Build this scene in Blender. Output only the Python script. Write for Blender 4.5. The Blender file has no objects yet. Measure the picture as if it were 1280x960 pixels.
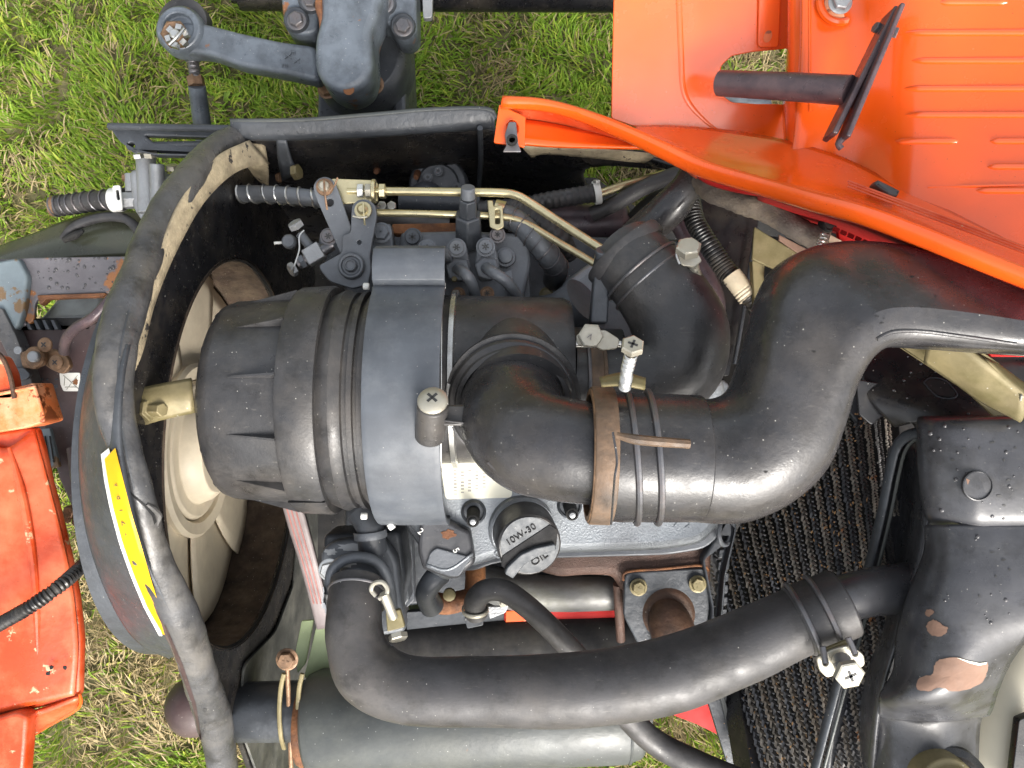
import bpy, bmesh, math, random
import numpy as np
from mathutils import Vector, Matrix
from mathutils.geometry import tessellate_polygon
random.seed(7); rng = np.random.default_rng(7)
sc = bpy.context.scene
rad = math.radians
HC = 1.45            # camera height above the lawn, metres
FPX = 1000.0         # focal length in pixels of a 1280 wide picture
# ---------------------------------------------------------------- camera
cam = bpy.data.cameras.new("camera"); cam_o = bpy.data.objects.new("camera", cam)
sc.collection.objects.link(cam_o); cam_o.location = (0, 0, HC)
cam.sensor_width = 36; cam.lens = 36 * FPX / 1280; cam.clip_start = 0.02; cam.clip_end = 500
sc.camera = cam_o
# ---------------------------------------------------------------- sky and sun (soft, hazy daylight)
SUN_EL, SUN_AZ = rad(43), rad(158)      # azimuth from +Y clockwise: the light comes from the lower edge of the picture
w = bpy.data.worlds.new("World"); sc.world = w; w.use_nodes = True
nt = w.node_tree; bg = nt.nodes["Background"]
sky = nt.nodes.new("ShaderNodeTexSky"); sky.sky_type = 'NISHITA'; sky.sun_disc = False
sky.sun_elevation = SUN_EL; sky.sun_rotation = SUN_AZ; sky.air_density = 1.6; sky.dust_density = 7.0; sky.ozone_density = 1.0
hs = nt.nodes.new("ShaderNodeHueSaturation"); hs.inputs["Saturation"].default_value = 0.32
nt.links.new(sky.outputs[0], hs.inputs["Color"]); nt.links.new(hs.outputs[0], bg.inputs[0]); bg.inputs[1].default_value = 0.15
sl = bpy.data.lights.new("sun", 'SUN'); sl.energy = 1.5; sl.angle = rad(22); sl.color = (1, .96, .90)
so = bpy.data.objects.new("sun", sl); sc.collection.objects.link(so)
sd = Vector((math.sin(SUN_AZ) * math.cos(SUN_EL), math.cos(SUN_AZ) * math.cos(SUN_EL), math.sin(SUN_EL)))
so.rotation_euler = sd.to_track_quat('Z', 'Y').to_euler(); so.location = sd * 5
sc.view_settings.view_transform = 'Standard'; sc.view_settings.look = 'None'
sc.view_settings.exposure = 1.2; sc.view_settings.gamma = 1
sc.cycles.use_denoising = True; sc.cycles.max_bounces = 6
C = sc.collection

# ---------------------------------------------------------------- places: (x, y, d) = direction x, y and depth d below the camera
def V(x, y, d): return Vector(((x - 640) * d / FPX, (480 - y) * d / FPX, HC - d))
def R(px, d): return px * d / FPX
class Pl:            # a plane through three places
    def __init__(s, a, b=None, c=None):
        if b is None: s.o = V(640, 480, a); s.n = Vector((0, 0, 1))
        else:
            A, B, D = V(*a), V(*b), V(*c); s.o = A; s.n = (B - A).cross(D - A).normalized()
            if s.n.dot(Vector((0, 0, HC)) - A) < 0: s.n = -s.n
        s.u = (Vector((1, 0, 0)) - s.n * s.n.x).normalized(); s.v = s.n.cross(s.u)
    def at(s, x, y):
        c = Vector((0, 0, HC)); r = Vector(((x - 640) / FPX, (480 - y) / FPX, -1))
        return c + r * ((s.o - c).dot(s.n) / r.dot(s.n))
    def uv(s, x, y): p = s.at(x, y) - s.o; return (p.dot(s.u), p.dot(s.v))
    def mat(s, p): return Matrix((( s.u.x, s.v.x, s.n.x, p.x), (s.u.y, s.v.y, s.n.y, p.y), (s.u.z, s.v.z, s.n.z, p.z), (0, 0, 0, 1)))
def P(d): return Pl(d)

# ---------------------------------------------------------------- materials
MATS = {}
def M(name, col, rough=.5, metal=0., var=.25, vs=25., dirt=None, spots=None, specks=0., speck_col=(.55, .53, .48), bump=.15, bs=160., coat=0., extra=None, rvar=.12):
    m = bpy.data.materials.new(name); m.use_nodes = True; t = m.node_tree; N = t.nodes; L = t.links
    b = N["Principled BSDF"]; b.inputs["Metallic"].default_value = metal
    if coat: b.inputs["Coat Weight"].default_value = coat; b.inputs["Coat Roughness"].default_value = .12
    g = N.new("ShaderNodeNewGeometry"); pos = g.outputs["Position"]
    def noise(s, det=4., ro=.6):
        n = N.new("ShaderNodeTexNoise"); n.inputs["Scale"].default_value = s; n.inputs["Detail"].default_value = det; n.inputs["Roughness"].default_value = ro
        L.new(pos, n.inputs["Vector"]); return n.outputs["Fac"]
    def ramp(f, a, z):
        r = N.new("ShaderNodeMapRange"); r.inputs["From Min"].default_value = a; r.inputs["From Max"].default_value = z; r.clamp = True
        L.new(f, r.inputs["Value"]); return r.outputs[0]
    def mix(f, a, c):
        x = N.new("ShaderNodeMix"); x.data_type = 'RGBA'
        if isinstance(f, float): x.inputs[0].default_value = f
        else: L.new(f, x.inputs[0])
        for k, q in ((6, a), (7, c)):
            if isinstance(q, tuple): x.inputs[k].default_value = (*q, 1)
            else: L.new(q, x.inputs[k])
        return x.outputs[2]
    def mul(a, k):
        x = N.new("ShaderNodeMath"); x.operation = 'MULTIPLY'; L.new(a, x.inputs[0])
        if isinstance(k, float): x.inputs[1].default_value = k
        else: L.new(k, x.inputs[1])
        return x.outputs[0]
    n1 = noise(vs, 6.)
    c = mix(ramp(n1, .3, .7), tuple(v * (1 - var) for v in col), tuple(min(1, v * (1 + var)) for v in col))
    rg = N.new("ShaderNodeMapRange"); rg.inputs["To Min"].default_value = max(.05, rough - rvar); rg.inputs["To Max"].default_value = min(1, rough + rvar)
    rg.inputs["From Min"].default_value = .3; rg.inputs["From Max"].default_value = .7
    L.new(noise(vs * 2.3, 5.), rg.inputs["Value"]); ro = rg.outputs[0]
    if dirt:                       # (colour, amount, scale)
        f = mul(ramp(noise(dirt[2], 8., .7), .45, .75), float(dirt[1])); c = mix(f, c, dirt[0])
    mt = None
    if spots:                      # (colour, threshold, scale): patches with an edge
        f = ramp(noise(spots[2], 5., .62), spots[1], spots[1] + .03); c = mix(f, c, spots[0]); mt = f
    if specks:
        v = N.new("ShaderNodeTexVoronoi"); v.inputs["Scale"].default_value = 260; L.new(pos, v.inputs["Vector"])
        f = ramp(v.outputs["Distance"], .15, .06)
        sx = N.new("ShaderNodeSeparateColor"); L.new(v.outputs["Color"], sx.inputs[0])
        f = mul(mul(f, ramp(sx.outputs[0], 1 - specks * .7, 1)), .8); c = mix(f, c, speck_col)
    if extra: c = extra(N, L, pos, mix, ramp, noise, mul, c)
    L.new(c, b.inputs["Base Color"]); L.new(ro, b.inputs["Roughness"])
    if mt is not None and metal:
        x = N.new("ShaderNodeMath"); x.operation = 'SUBTRACT'; x.inputs[0].default_value = metal; L.new(mul(mt, metal), x.inputs[1]); L.new(x.outputs[0], b.inputs["Metallic"])
    if bump:
        bp = N.new("ShaderNodeBump"); bp.inputs["Strength"].default_value = bump; bp.inputs["Distance"].default_value = .002
        L.new(noise(bs, 6., .6), bp.inputs["Height"]); L.new(bp.outputs[0], b.inputs["Normal"])
    MATS[name] = m; return m
def flat_dir(axis, k, colr, fac):      # dust lines along an axis
    def f(N, L, pos, mix, ramp, noise, mul, c):
        mp = N.new("ShaderNodeMapping"); mp.inputs["Scale"].default_value = axis; L.new(pos, mp.inputs["Vector"])
        n = N.new("ShaderNodeTexNoise"); n.inputs["Scale"].default_value = k; n.inputs["Detail"].default_value = 5; L.new(mp.outputs[0], n.inputs["Vector"])
        return mix(mul(ramp(n.outputs["Fac"], .45, .75), fac), c, colr)
    return f
dust = (.20, .17, .13)
def grime(N, L, pos, mix, ramp, noise, mul, c):      # greasy darker blotches, chalky fading, hairline scuffs
    c = mix(mul(ramp(noise(34., 7., .7), .52, .66), .55), c, (.012, .011, .010))
    mp = N.new("ShaderNodeMapping"); mp.inputs["Scale"].default_value = (1, 5, 3); mp.inputs["Rotation"].default_value = (0, 0, .5); L.new(pos, mp.inputs["Vector"])
    n = N.new("ShaderNodeTexNoise"); n.inputs["Scale"].default_value = 55; n.inputs["Detail"].default_value = 7; n.inputs["Roughness"].default_value = .75; L.new(mp.outputs[0], n.inputs["Vector"])
    return mix(mul(ramp(n.outputs["Fac"], .60, .72), .45), c, (.15, .14, .125))
M("black_plastic", (.034, .034, .036), .38, var=.35, dirt=((.12, .105, .09), .55, 9.), specks=.35, bump=.14, bs=420, rvar=.16, extra=grime)
M("duct_plastic", (.028, .028, .031), .27, var=.35, dirt=((.13, .11, .09), .42, 7.), rvar=.14, extra=grime, specks=.35, bump=.10, bs=300)
M("rubber", (.040, .039, .041), .50, var=.35, rvar=.16, extra=grime, dirt=((.13, .115, .10), .55, 9.), specks=.2, bump=.12, bs=500)
M("seal_rubber", (.062, .063, .067), .38, var=.35, rvar=.2, extra=grime, dirt=((.18, .165, .145), .7, 14.), specks=.35, bump=.25, bs=260)
M("strap_rubber", (.068, .077, .091), .52, var=.18, dirt=((.17, .18, .19), .5, 20.), specks=.18, bump=.08, bs=300, extra=flat_dir((.2, 1, 1), 45, (.045, .050, .060), .7))
M("black_paint", (.012, .012, .014), .30, var=.3, dirt=((.10, .085, .065), .5, 18.), specks=.30, bump=.10, bs=120)
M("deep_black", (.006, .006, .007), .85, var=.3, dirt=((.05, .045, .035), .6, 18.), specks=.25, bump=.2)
M("tank_paint", (.044, .045, .051), .34, var=.35, dirt=((.11, .11, .11), .4, 12.), specks=.25, bump=.12, bs=90, coat=.2, rvar=.16, extra=grime)
M("engine_grey", (.125, .135, .15), .42, metal=.15, var=.18, dirt=((.05, .05, .05), .5, 20.), specks=.25, bump=.22, bs=300)
M("cover_grey", (.26, .28, .30), .36, metal=.45, var=.15, dirt=((.08, .08, .085), .5, 20.), specks=.5, bump=.3, bs=520)
M("dark_grey_paint", (.055, .061, .070), .38, metal=.1, var=.25, dirt=((.02, .02, .022), .6, 26.), specks=.3, bump=.3, bs=150)
M("axle_grey", (.12, .14, .165), .36, metal=.1, var=.25, dirt=((.03, .034, .04), .8, 34.), spots=((.20, .085, .035), .64, 22.), specks=.5, bump=.3, bs=140)
M("zinc", (.62, .55, .34), .34, metal=.85, var=.2, dirt=((.30, .24, .12), .5, 40.), bump=.08)
M("pale_zinc", (.40, .38, .32), .42, metal=.6, var=.2, dirt=((.32, .27, .18), .5, 60.), bump=.1)
M("steel", (.60, .60, .58), .30, metal=.9, var=.2, dirt=((.22, .18, .13), .4, 60.), bump=.08)
M("dark_steel", (.16, .16, .17), .40, metal=.7, var=.3, dirt=((.16, .09, .05), .5, 50.), bump=.15)
M("cast_aluminium", (.32, .33, .34), .45, metal=.5, var=.15, dirt=((.20, .19, .18), .5, 40.), specks=.4, bump=.3, bs=400)
M("olive_zinc", (.20, .165, .085), .5, metal=.2, var=.3, dirt=((.09, .08, .025), .9, 32.), specks=.3, bump=.12)
M("rust", (.13, .052, .022), .75, var=.5, vs=60, dirt=((.32, .13, .04), .8, 45.), bump=.6, bs=260)
M("manifold_rust", (.095, .052, .038), .55, var=.3, vs=60, dirt=((.07, .04, .03), .6, 25.), specks=.6, speck_col=(.28, .2, .16), bump=.6, bs=600)
M("rusty_bolt", (.20, .12, .07), .5, metal=.4, var=.5, vs=90, bump=.4)
M("clamp_rust", (.12, .075, .045), .6, var=.5, vs=50, dirt=((.05, .045, .04), .8, 30.), bump=.35)
M("orange_paint", (.78, .094, .008), .22, var=.10, vs=9, dirt=((.72, .115, .004), .8, 5.), specks=.45, speck_col=(.07, .02, .008), bump=.05, bs=60, coat=.6)
M("rib_gloss", (.80, .102, .012), .10, var=.08, vs=9, specks=.2, speck_col=(.07, .02, .008), bump=0, coat=1.)
M("worn_orange", (.52, .052, .008), .34, var=.25, vs=10, dirt=((.70, .30, .16), .5, 10.), spots=((.50, .34, .20), .63, 55.), specks=.5, speck_col=(.05, .02, .01), bump=.2, bs=120, coat=.2)
M("faded_orange", (.62, .16, .05), .45, var=.3, vs=14, dirt=((.70, .52, .34), .9, 16.), spots=((.24, .06, .02), .56, 34.), specks=.4, speck_col=(.05, .02, .01), bump=.2)
M("red_paint", (.42, .004, .002), .7, var=.15, vs=15, dirt=((.35, .01, .006), .5, 12.), specks=.2, speck_col=(.05, .01, .01), bump=.08)
M("fan_plastic", (.74, .65, .50), .45, var=.12, vs=12, dirt=((.30, .22, .15), .4, 14.), specks=.1, bump=.05)
M("shroud_dust", (.060, .040, .028), .8, var=.5, vs=40, dirt=((.16, .12, .08), .9, 30.), specks=.6, bump=.5)
M("foam_dust", (.46, .38, .25), .9, var=.3, vs=40, dirt=((.14, .11, .08), .5, 70.), spots=((.035, .03, .028), .60, 60.), bump=.6, bs=300)
M("dusty_panel", (.075, .078, .072), .6, var=.4, vs=16, dirt=((.22, .21, .18), .7, 16.), specks=.4, bump=.2, extra=flat_dir((6, 1, 1), 14, (.02, .02, .02), .7))
M("light_green", (.36, .44, .24), .45, var=.12, vs=20, dirt=((.2, .26, .14), .5, 20.), specks=.2, bump=.1)
M("muffler_grey", (.062, .068, .068), .42, metal=.1, var=.25, vs=14, spots=((.11, .06, .035), .68, 30.), dirt=((.12, .125, .11), .8, 9.), specks=.35, speck_col=(.6, .6, .58), bump=.15, bs=200)
M("battery_case", (.050, .030, .030), .5, var=.3, dirt=((.12, .095, .08), .5, 16.), specks=.5, bump=.15)
M("frame_paint", (.12, .115, .125), .45, var=.2, dirt=((.10, .09, .10), .8, 12.), spots=((.24, .10, .035), .555, 20.), specks=.3, bump=.35, bs=160)
M("frame_blue", (.16, .20, .22), .45, var=.2, dirt=((.12, .14, .16), .6, 14.), spots=((.16, .10, .05), .56, 26.), specks=.3, bump=.2)
M("green_glass_black", (.06, .066, .045), .30, var=.3, dirt=((.11, .10, .08), .5, 9.), vs=12, specks=.15, bump=.02)
M("heat_silver", (.17, .17, .165), .5, metal=.35, var=.2, vs=25, dirt=((.12, .12, .09), .9, 24.), bump=.3)
M("white_print", (.78, .77, .72), .5, var=.05, bump=0)
M("cream_label", (.82, .80, .66), .5, var=.05, vs=40, bump=.02)
M("yellow_label", (.80, .43, .006), .4, var=.05, bump=.02)
M("muffler_chip", (.42, .43, .44), .5, var=.2, vs=60, bump=.1)
M("ink", (.03, .03, .03), .6, var=.2, bump=0)
M("grey_ink", (.35, .34, .30), .6, var=.2, bump=0)
M("belt", (.19, .16, .16), .45, var=.2, vs=30, extra=flat_dir((1, 1, 1), 40, (.30, .27, .26), .5))
M("belt_red", (.30, .12, .105), .5, var=.2, vs=30)
M("conduit", (.014, .014, .015), .38, var=.2, dirt=(dust, .3, 30.), bump=.05)
M("tan_tape", (.55, .47, .34), .6, var=.2, vs=60, bump=.3)
M("felt", (.085, .070, .060), .9, var=.5, vs=50, dirt=((.24, .19, .13), .8, 26.), bump=.8, bs=500)
M("cap_grey", (.075, .082, .09), .55, var=.15, vs=60, specks=.6, bump=.2)
M("droplet", (.07, .068, .072), .15, bump=0)
M("orange_droplet", (.80, .11, .010), .06, bump=0, coat=1.)
M("flake", (.38, .22, .10), .8, var=.5, vs=200, bump=.1)
M("seam_dust", (.30, .27, .20), .6, var=.4, vs=40, bump=.1)
M("dark_rust", (.060, .030, .018), .6, var=.6, vs=40, dirt=((.15, .08, .04), .6, 30.), specks=.3, bump=.5)
M("core_fin_dusty", (.20, .18, .155), .6, var=.6, vs=70, dirt=((.26, .19, .12), .6, 14.), spots=((.34, .15, .06), .66, 40.), specks=.6, bump=.3)
M("core_fin_black", (.045, .045, .05), .35, var=.6, vs=60, dirt=((.12, .10, .08), .5, 14.), specks=.5, bump=.2)
M("core_fin", (.09, .092, .10), .42, metal=.3, var=.6, vs=60, dirt=((.20, .16, .11), .5, 10.), spots=((.30, .15, .07), .70, 26.), specks=.5, speck_col=(.35, .27, .18), bump=.2)
M("cream_tank", (.55, .51, .40), .45, var=.08, vs=8, dirt=((.36, .33, .25), .4, 8.), bump=.03)
M("primer", (.21, .125, .088), .8, var=.2, vs=40, bump=.2)
M("rod_purple", (.070, .050, .058), .35, metal=.2, var=.25, vs=40, dirt=((.2, .12, .10), .3, 40.), specks=.3, bump=.1)
M("white_plastic", (.72, .72, .68), .4, var=.08)
M("soil", (.12, .11, .05), .95, var=.5, vs=30, bump=.6, bs=60)

# ---------------------------------------------------------------- objects
def thing(name, label, cat, at, group=None):
    o = bpy.data.objects.new(name, None); C.objects.link(o); o.location = V(*at); o.empty_display_size = .02
    o["label"] = label; o["category"] = cat
    if group: o["group"] = group
    return o
def link(o, parent=None, label=None):
    C.objects.link(o)
    if parent is not None:
        o.parent = parent
        if parent.type == 'EMPTY': o.matrix_parent_inverse = Matrix.Translation(-parent.location)
    if label: o["label"] = label
    return o
def tag(o, label, cat, group=None):
    o["label"] = label; o["category"] = cat
    if group: o["group"] = group
    return o
class MB:
    def __init__(s): s.v = []; s.f = []
    def add(s, v, f):
        n = len(s.v); s.v += [tuple(p) for p in v]; s.f += [tuple(i + n for i in q) for q in f]; return s
    def build(s, name, mat, parent=None, label=None, ang=35, bevel=0, solid=0, sub=0, segs=2):
        me = bpy.data.meshes.new(name); me.from_pydata(s.v, [], s.f); me.validate()
        bm = bmesh.new(); bm.from_mesh(me); bmesh.ops.recalc_face_normals(bm, faces=bm.faces) if not solid else None; bm.to_mesh(me); bm.free()
        me.shade_smooth(); me.set_sharp_from_angle(angle=rad(ang)); me.materials.append(MATS[mat])
        o = bpy.data.objects.new(name, me)
        if solid: q = o.modifiers.new("solid", 'SOLIDIFY'); q.thickness = solid; q.offset = -1
        if sub: q = o.modifiers.new("sub", 'SUBSURF'); q.levels = sub; q.render_levels = sub
        if bevel: q = o.modifiers.new("bevel", 'BEVEL'); q.width = bevel; q.segments = segs; q.limit_method = 'ANGLE'; q.angle_limit = rad(35); q.harden_normals = False
        return link(o, parent, label)
    # shapes -----------------------------------------------------
    def tube(s, pts, r, seg=20, sub=6, cap=True, fn=None, smooth=True, flat=None):
        pts = [Vector(p) for p in pts]; n = len(pts)
        rs = list(r) if isinstance(r, (list, tuple)) else [r] * n
        if smooth and n > 2:
            pp, rr = [], []
            for i in range(n - 1):
                a, b, c, e = pts[max(i - 1, 0)], pts[i], pts[i + 1], pts[min(i + 2, n - 1)]
                for k in range(sub):
                    t = k / sub
                    pp.append(.5 * ((2 * b) + (c - a) * t + (2 * a - 5 * b + 4 * c - e) * t * t + (3 * b - 3 * c + e - a) * t ** 3))
                    rr.append(rs[i] + (rs[i + 1] - rs[i]) * (t * t * (3 - 2 * t)))
            pp.append(pts[-1]); rr.append(rs[-1]); pts, rs = pp, rr
        elif fn:
            pp, rr = [], []
            for i in range(n - 1):
                for k in range(sub): pp.append(pts[i].lerp(pts[i + 1], k / sub)); rr.append(rs[i] + (rs[i + 1] - rs[i]) * k / sub)
            pp.append(pts[-1]); rr.append(rs[-1]); pts, rs = pp, rr
        m = len(pts); vs = []; T0 = (pts[1] - pts[0]).normalized()
        N_ = T0.orthogonal().normalized() if abs(T0.z) > .9 else (Vector((0, 0, 1)) - T0 * T0.z).normalized()
        dist = 0
        for i in range(m):
            T = (pts[min(i + 1, m - 1)] - pts[max(i - 1, 0)]).normalized()
            N_ = (N_ - T * N_.dot(T)).normalized(); B = T.cross(N_)
            if i: dist += (pts[i] - pts[i - 1]).length
            for k in range(seg):
                a = 2 * math.pi * k / seg; q = rs[i] * (fn(dist, a) if fn else 1)
                fl = flat if flat else 1
                vs.append(pts[i] + N_ * math.cos(a) * q * fl + B * math.sin(a) * q)
        fs = [(i * seg + k, i * seg + (k + 1) % seg, (i + 1) * seg + (k + 1) % seg, (i + 1) * seg + k) for i in range(m - 1) for k in range(seg)]
        if cap: fs += [tuple(range(seg))[::-1], tuple((m - 1) * seg + k for k in range(seg))]
        return s.add(vs, fs)
    def lathe(s, o, ax, prof, seg=32, close=True, a0=0, a1=2 * math.pi, ref=None):
        o = Vector(o); ax = Vector(ax).normalized(); u = (ref or ax.orthogonal()); u = (Vector(u) - ax * ax.dot(Vector(u))).normalized(); v = ax.cross(u)
        full = abs(a1 - a0 - 2 * math.pi) < 1e-6; ns = seg if full else seg + 1
        vs = [o + ax * h + (u * math.cos(a0 + (a1 - a0) * k / seg) + v * math.sin(a0 + (a1 - a0) * k / seg)) * max(r, 1e-5) for h, r in prof for k in range(ns)]
        m = len(prof)
        fs = [(i * ns + k, i * ns + (k + 1) % ns, (i + 1) * ns + (k + 1) % ns, (i + 1) * ns + k) for i in range(m - 1) for k in range(ns if full else seg)]
        if close and full: fs += [tuple(range(ns))[::-1], tuple((m - 1) * ns + k for k in range(ns))]
        return s.add(vs, fs)
    def box(s, c, x, y, z):      # centre and three half-axes
        c, x, y, z = Vector(c), Vector(x), Vector(y), Vector(z)
        vs = [c + x * i + y * j + z * k for i in (-1, 1) for j in (-1, 1) for k in (-1, 1)]
        return s.add(vs, [(0, 1, 3, 2), (4, 6, 7, 5), (0, 4, 5, 1), (2, 3, 7, 6), (0, 2, 6, 4), (1, 5, 7, 3)])
    def prism(s, pl, pts, th, top=0.):    # extruded outline on a plane, thickness away from the camera
        pts = [pl.at(*p) if not isinstance(p, Vector) else p for p in pts]; n = len(pts)
        f = [p + pl.n * top for p in pts]; b = [p - pl.n * th for p in pts]
        tri = tessellate_polygon([[Vector((p - pl.o).dot(q) for q in (pl.u, pl.v)).to_3d() for p in pts]])
        tri = [tuple(t) for t in tri]
        fs = [tuple(range(n)), tuple(range(n, 2 * n))[::-1]] + [(i, (i + 1) % n, n + (i + 1) % n, n + i) for i in range(n)]
        return s.add(f + b, fs)
    def grid(s, rows, su=6, sv=6, pl=None):      # control net of (x, y, d) -> Catmull-Rom surface
        G = [[V(*p) if not isinstance(p, Vector) else p for p in r] for r in rows]
        def cr(ps, k):
            out = []; n = len(ps)
            for i in range(n - 1):
                a, b, c, e = ps[i - 1] if i else ps[0] * 2 - ps[1], ps[i], ps[i + 1], ps[i + 2] if i + 2 < n else ps[n - 1] * 2 - ps[n - 2]
                for j in range(k):
                    t = j / k; out.append(.5 * ((2 * b) + (c - a) * t + (2 * a - 5 * b + 4 * c - e) * t * t + (3 * b - 3 * c + e - a) * t ** 3))
            return out + [ps[-1]]
        H = [cr(r, su) for r in G]; cols = [cr([H[i][j] for i in range(len(H))], sv) for j in range(len(H[0]))]
        nu, nv = len(cols), len(cols[0])
        return s.add([cols[j][i] for j in range(nu) for i in range(nv)], [(j * nv + i, (j + 1) * nv + i, (j + 1) * nv + i + 1, j * nv + i + 1) for j in range(nu - 1) for i in range(nv - 1)])
def smooth_loop(pts, k=4):
    n = len(pts); out = []
    for i in range(n):
        a, b, c, e = (np.array(pts[j % n], float) for j in (i - 1, i, i + 1, i + 2))
        for j in range(k):
            t = j / k; q = .5 * ((2 * b) + (c - a) * t + (2 * a - 5 * b + 4 * c - e) * t * t + (3 * b - 3 * c + e - a) * t ** 3); out.append(tuple(q))
    return out
def rnd(pts, r=6, k=3):      # round the corners of a pixel polygon
    n = len(pts); out = []
    for i in range(n):
        a, b, c = (np.array(pts[j % n], float) for j in (i - 1, i, i + 1))
        da, dc = a - b, c - b; la, lc = np.linalg.norm(da), np.linalg.norm(dc); q = min(r, la * .45, lc * .45)
        p0, p2 = b + da / la * q, b + dc / lc * q
        for j in range(k + 1):
            t = j / k; out.append(tuple((1 - t) ** 2 * p0 + 2 * t * (1 - t) * b + t * t * p2))
    return out
def circ(x, y, r, n=20, ry=None, rot=0):
    ry = ry or r; c, s_ = math.cos(rad(rot)), math.sin(rad(rot))
    return [(x + r * math.cos(a) * c - ry * math.sin(a) * s_, y + r * math.cos(a) * s_ + ry * math.sin(a) * c) for a in (2 * math.pi * i / n for i in range(n))]
def plate(name, pl, pts, th, mat, parent=None, holes=(), bev=.0008, label=None, lift=0.):
    if not isinstance(pl, Pl): pl = P(pl)
    cu = bpy.data.curves.new(name, 'CURVE'); cu.dimensions = '2D'; cu.fill_mode = 'BOTH'
    bev = min(bev, th * .45); cu.extrude = th / 2 - bev; cu.bevel_depth = bev; cu.bevel_resolution = 2; cu.offset = -bev
    for lp in (pts, *holes):
        q = [pl.uv(*p) for p in lp]; sp = cu.splines.new('POLY'); sp.points.add(len(q) - 1)
        for i, (a, b) in enumerate(q): sp.points[i].co = (a, b, 0, 1)
        sp.use_cyclic_u = True
    o = bpy.data.objects.new(name, cu); me = bpy.data.meshes.new_from_object(o); bpy.data.objects.remove(o); bpy.data.curves.remove(cu)
    me.transform(pl.mat(pl.o + pl.n * (lift - th / 2))); me.name = name
    me.shade_smooth(); me.set_sharp_from_angle(angle=rad(40)); me.materials.clear(); me.materials.append(MATS[mat])
    return link(bpy.data.objects.new(name, me), parent, label)
def text(body, pl, x, y, hpx, rot, mat, parent, name="lettering", depth=.0006, lift=.0004, sx=1., label=None, align='CENTER'):
    cu = bpy.data.curves.new(name, 'FONT'); cu.body = body; cu.extrude = depth / 2; cu.align_x = align; cu.align_y = 'CENTER'
    cu.size = 1; o = bpy.data.objects.new(name, cu); me = bpy.data.meshes.new_from_object(o); bpy.data.objects.remove(o)
    p = pl.at(x, y); k = (pl.at(x, y - hpx) - p).length / .70
    me.transform(pl.mat(p + pl.n * lift) @ Matrix.Rotation(rad(rot), 4, 'Z') @ Matrix.Diagonal((k * sx, k, 1, 1)))
    me.name = name; me.materials.clear(); me.materials.append(MATS[mat]); return link(bpy.data.objects.new(name, me), parent, label)
HW = {}; HWD = {'pan': 12, 'hexx': 12, 'hexnx': 12, 'torx': 36}
def hw_mesh(kind, mat):
    if (kind, mat) in HW: return HW[(kind, mat)]
    bm = MB()
    if kind.startswith('hex'):
        if 'n' not in kind[3:]: bm.lathe((0, 0, 0), (0, 0, 1), [(0, 1.28), (.10, 1.28), (.16, 1.15), (.16, .9)], 24)
        bm.lathe((0, 0, .1), (0, 0, 1), [(0, 1.0), (.62, 1.0), (.74, .86)], 6)
        if kind.endswith('x'):
            for a in (0, math.pi / 2): bm.box((0, 0, .86), (.42 * math.cos(a), .42 * math.sin(a), 0), (-.1 * math.sin(a), .1 * math.cos(a), 0), (0, 0, .03))
        else: bm.lathe((0, 0, .78), (0, 0, 1), [(0, .84), (.06, .80), (.07, .72), (.03, .68), (.02, .0)], 18)
    elif kind == 'torx':
        bm.lathe((0, 0, 0), (0, 0, 1), [(0, 1.35), (.12, 1.35), (.14, 1.05), (.5, 1.05), (.6, .95), (.58, .55), (.58, .0)], 24)
        for k in range(6):
            a = k * math.pi / 3; bm.box((.28 * math.cos(a), .28 * math.sin(a), .56), (.24 * math.cos(a), .24 * math.sin(a), 0), (-.10 * math.sin(a), .10 * math.cos(a), 0), (0, 0, .05))
    elif kind == 'pan':
        bm.lathe((0, 0, 0), (0, 0, 1), [(0, 1.0), (.12, 1.03), (.26, .97), (.42, .75), (.5, .45), (.52, .0)], 28)
        for a in (.6, .6 + math.pi / 2): bm.box((0, 0, .49), (.42 * math.cos(a), .42 * math.sin(a), 0), (-.09 * math.sin(a), .09 * math.cos(a), 0), (0, 0, .05))
    nb = len(bm.f) - HWD.get(kind, 0)
    o = bm.build('bolt', mat, None, ang=30); me = o.data; me.materials.append(MATS["ink"])
    for p_ in list(me.polygons)[nb:] if HWD.get(kind) else []: p_.material_index = 1
    bpy.data.objects.remove(o); HW[(kind, mat)] = me; return me
def bolt(parent, x, y, d, rpx, mat='steel', kind='hex', ax=(0, 0, 1), rot=None, name='bolt', pos=None, hs=1., label=None):
    o = bpy.data.objects.new(name, hw_mesh(kind, mat)); r = R(rpx, d) / (1.28 if kind[:3] == 'hex' and 'n' not in kind[3:] else 1.35 if kind == 'torx' else 1.0)
    q = Vector(ax).normalized().to_track_quat('Z', 'Y').to_matrix().to_4x4()
    o.matrix_world = Matrix.Translation(pos or V(x, y, d)) @ q @ Matrix.Rotation(rot if rot is not None else random.random() * 3, 4, 'Z') @ Matrix.Diagonal((r, r, r * hs, 1))
    mw = o.matrix_basis.copy(); link(o, parent, label); o.matrix_basis = mw; return o
def wire(name, pts, rpx, mat, parent, seg=8, sub=5, **k): return MB().tube([V(*p) for p in pts], R(rpx, pts[0][2]), seg, sub).build(name, mat, parent, **k)
def hoop(name, c, ax, r, th, mat, parent, a0=0, a1=2 * math.pi, ref=None, seg=40, wide=None, label=None):
    """ring of wire (wide None) or band of given width round an axis"""
    c = Vector(c); ax = Vector(ax).normalized()
    if wide is None: prof = [(th * math.sin(t), r + th * math.cos(t)) for t in [2 * math.pi * i / 8 for i in range(9)]]
    else: prof = [(-wide / 2, r), (-wide / 2, r + th * .8), (-wide / 2 + th * .3, r + th), (wide / 2 - th * .3, r + th), (wide / 2, r + th * .8), (wide / 2, r), (-wide / 2, r)]
    return MB().lathe(c, ax, prof, seg, close=False, a0=a0, a1=a1, ref=ref).build(name, mat, parent, label=label)
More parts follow.
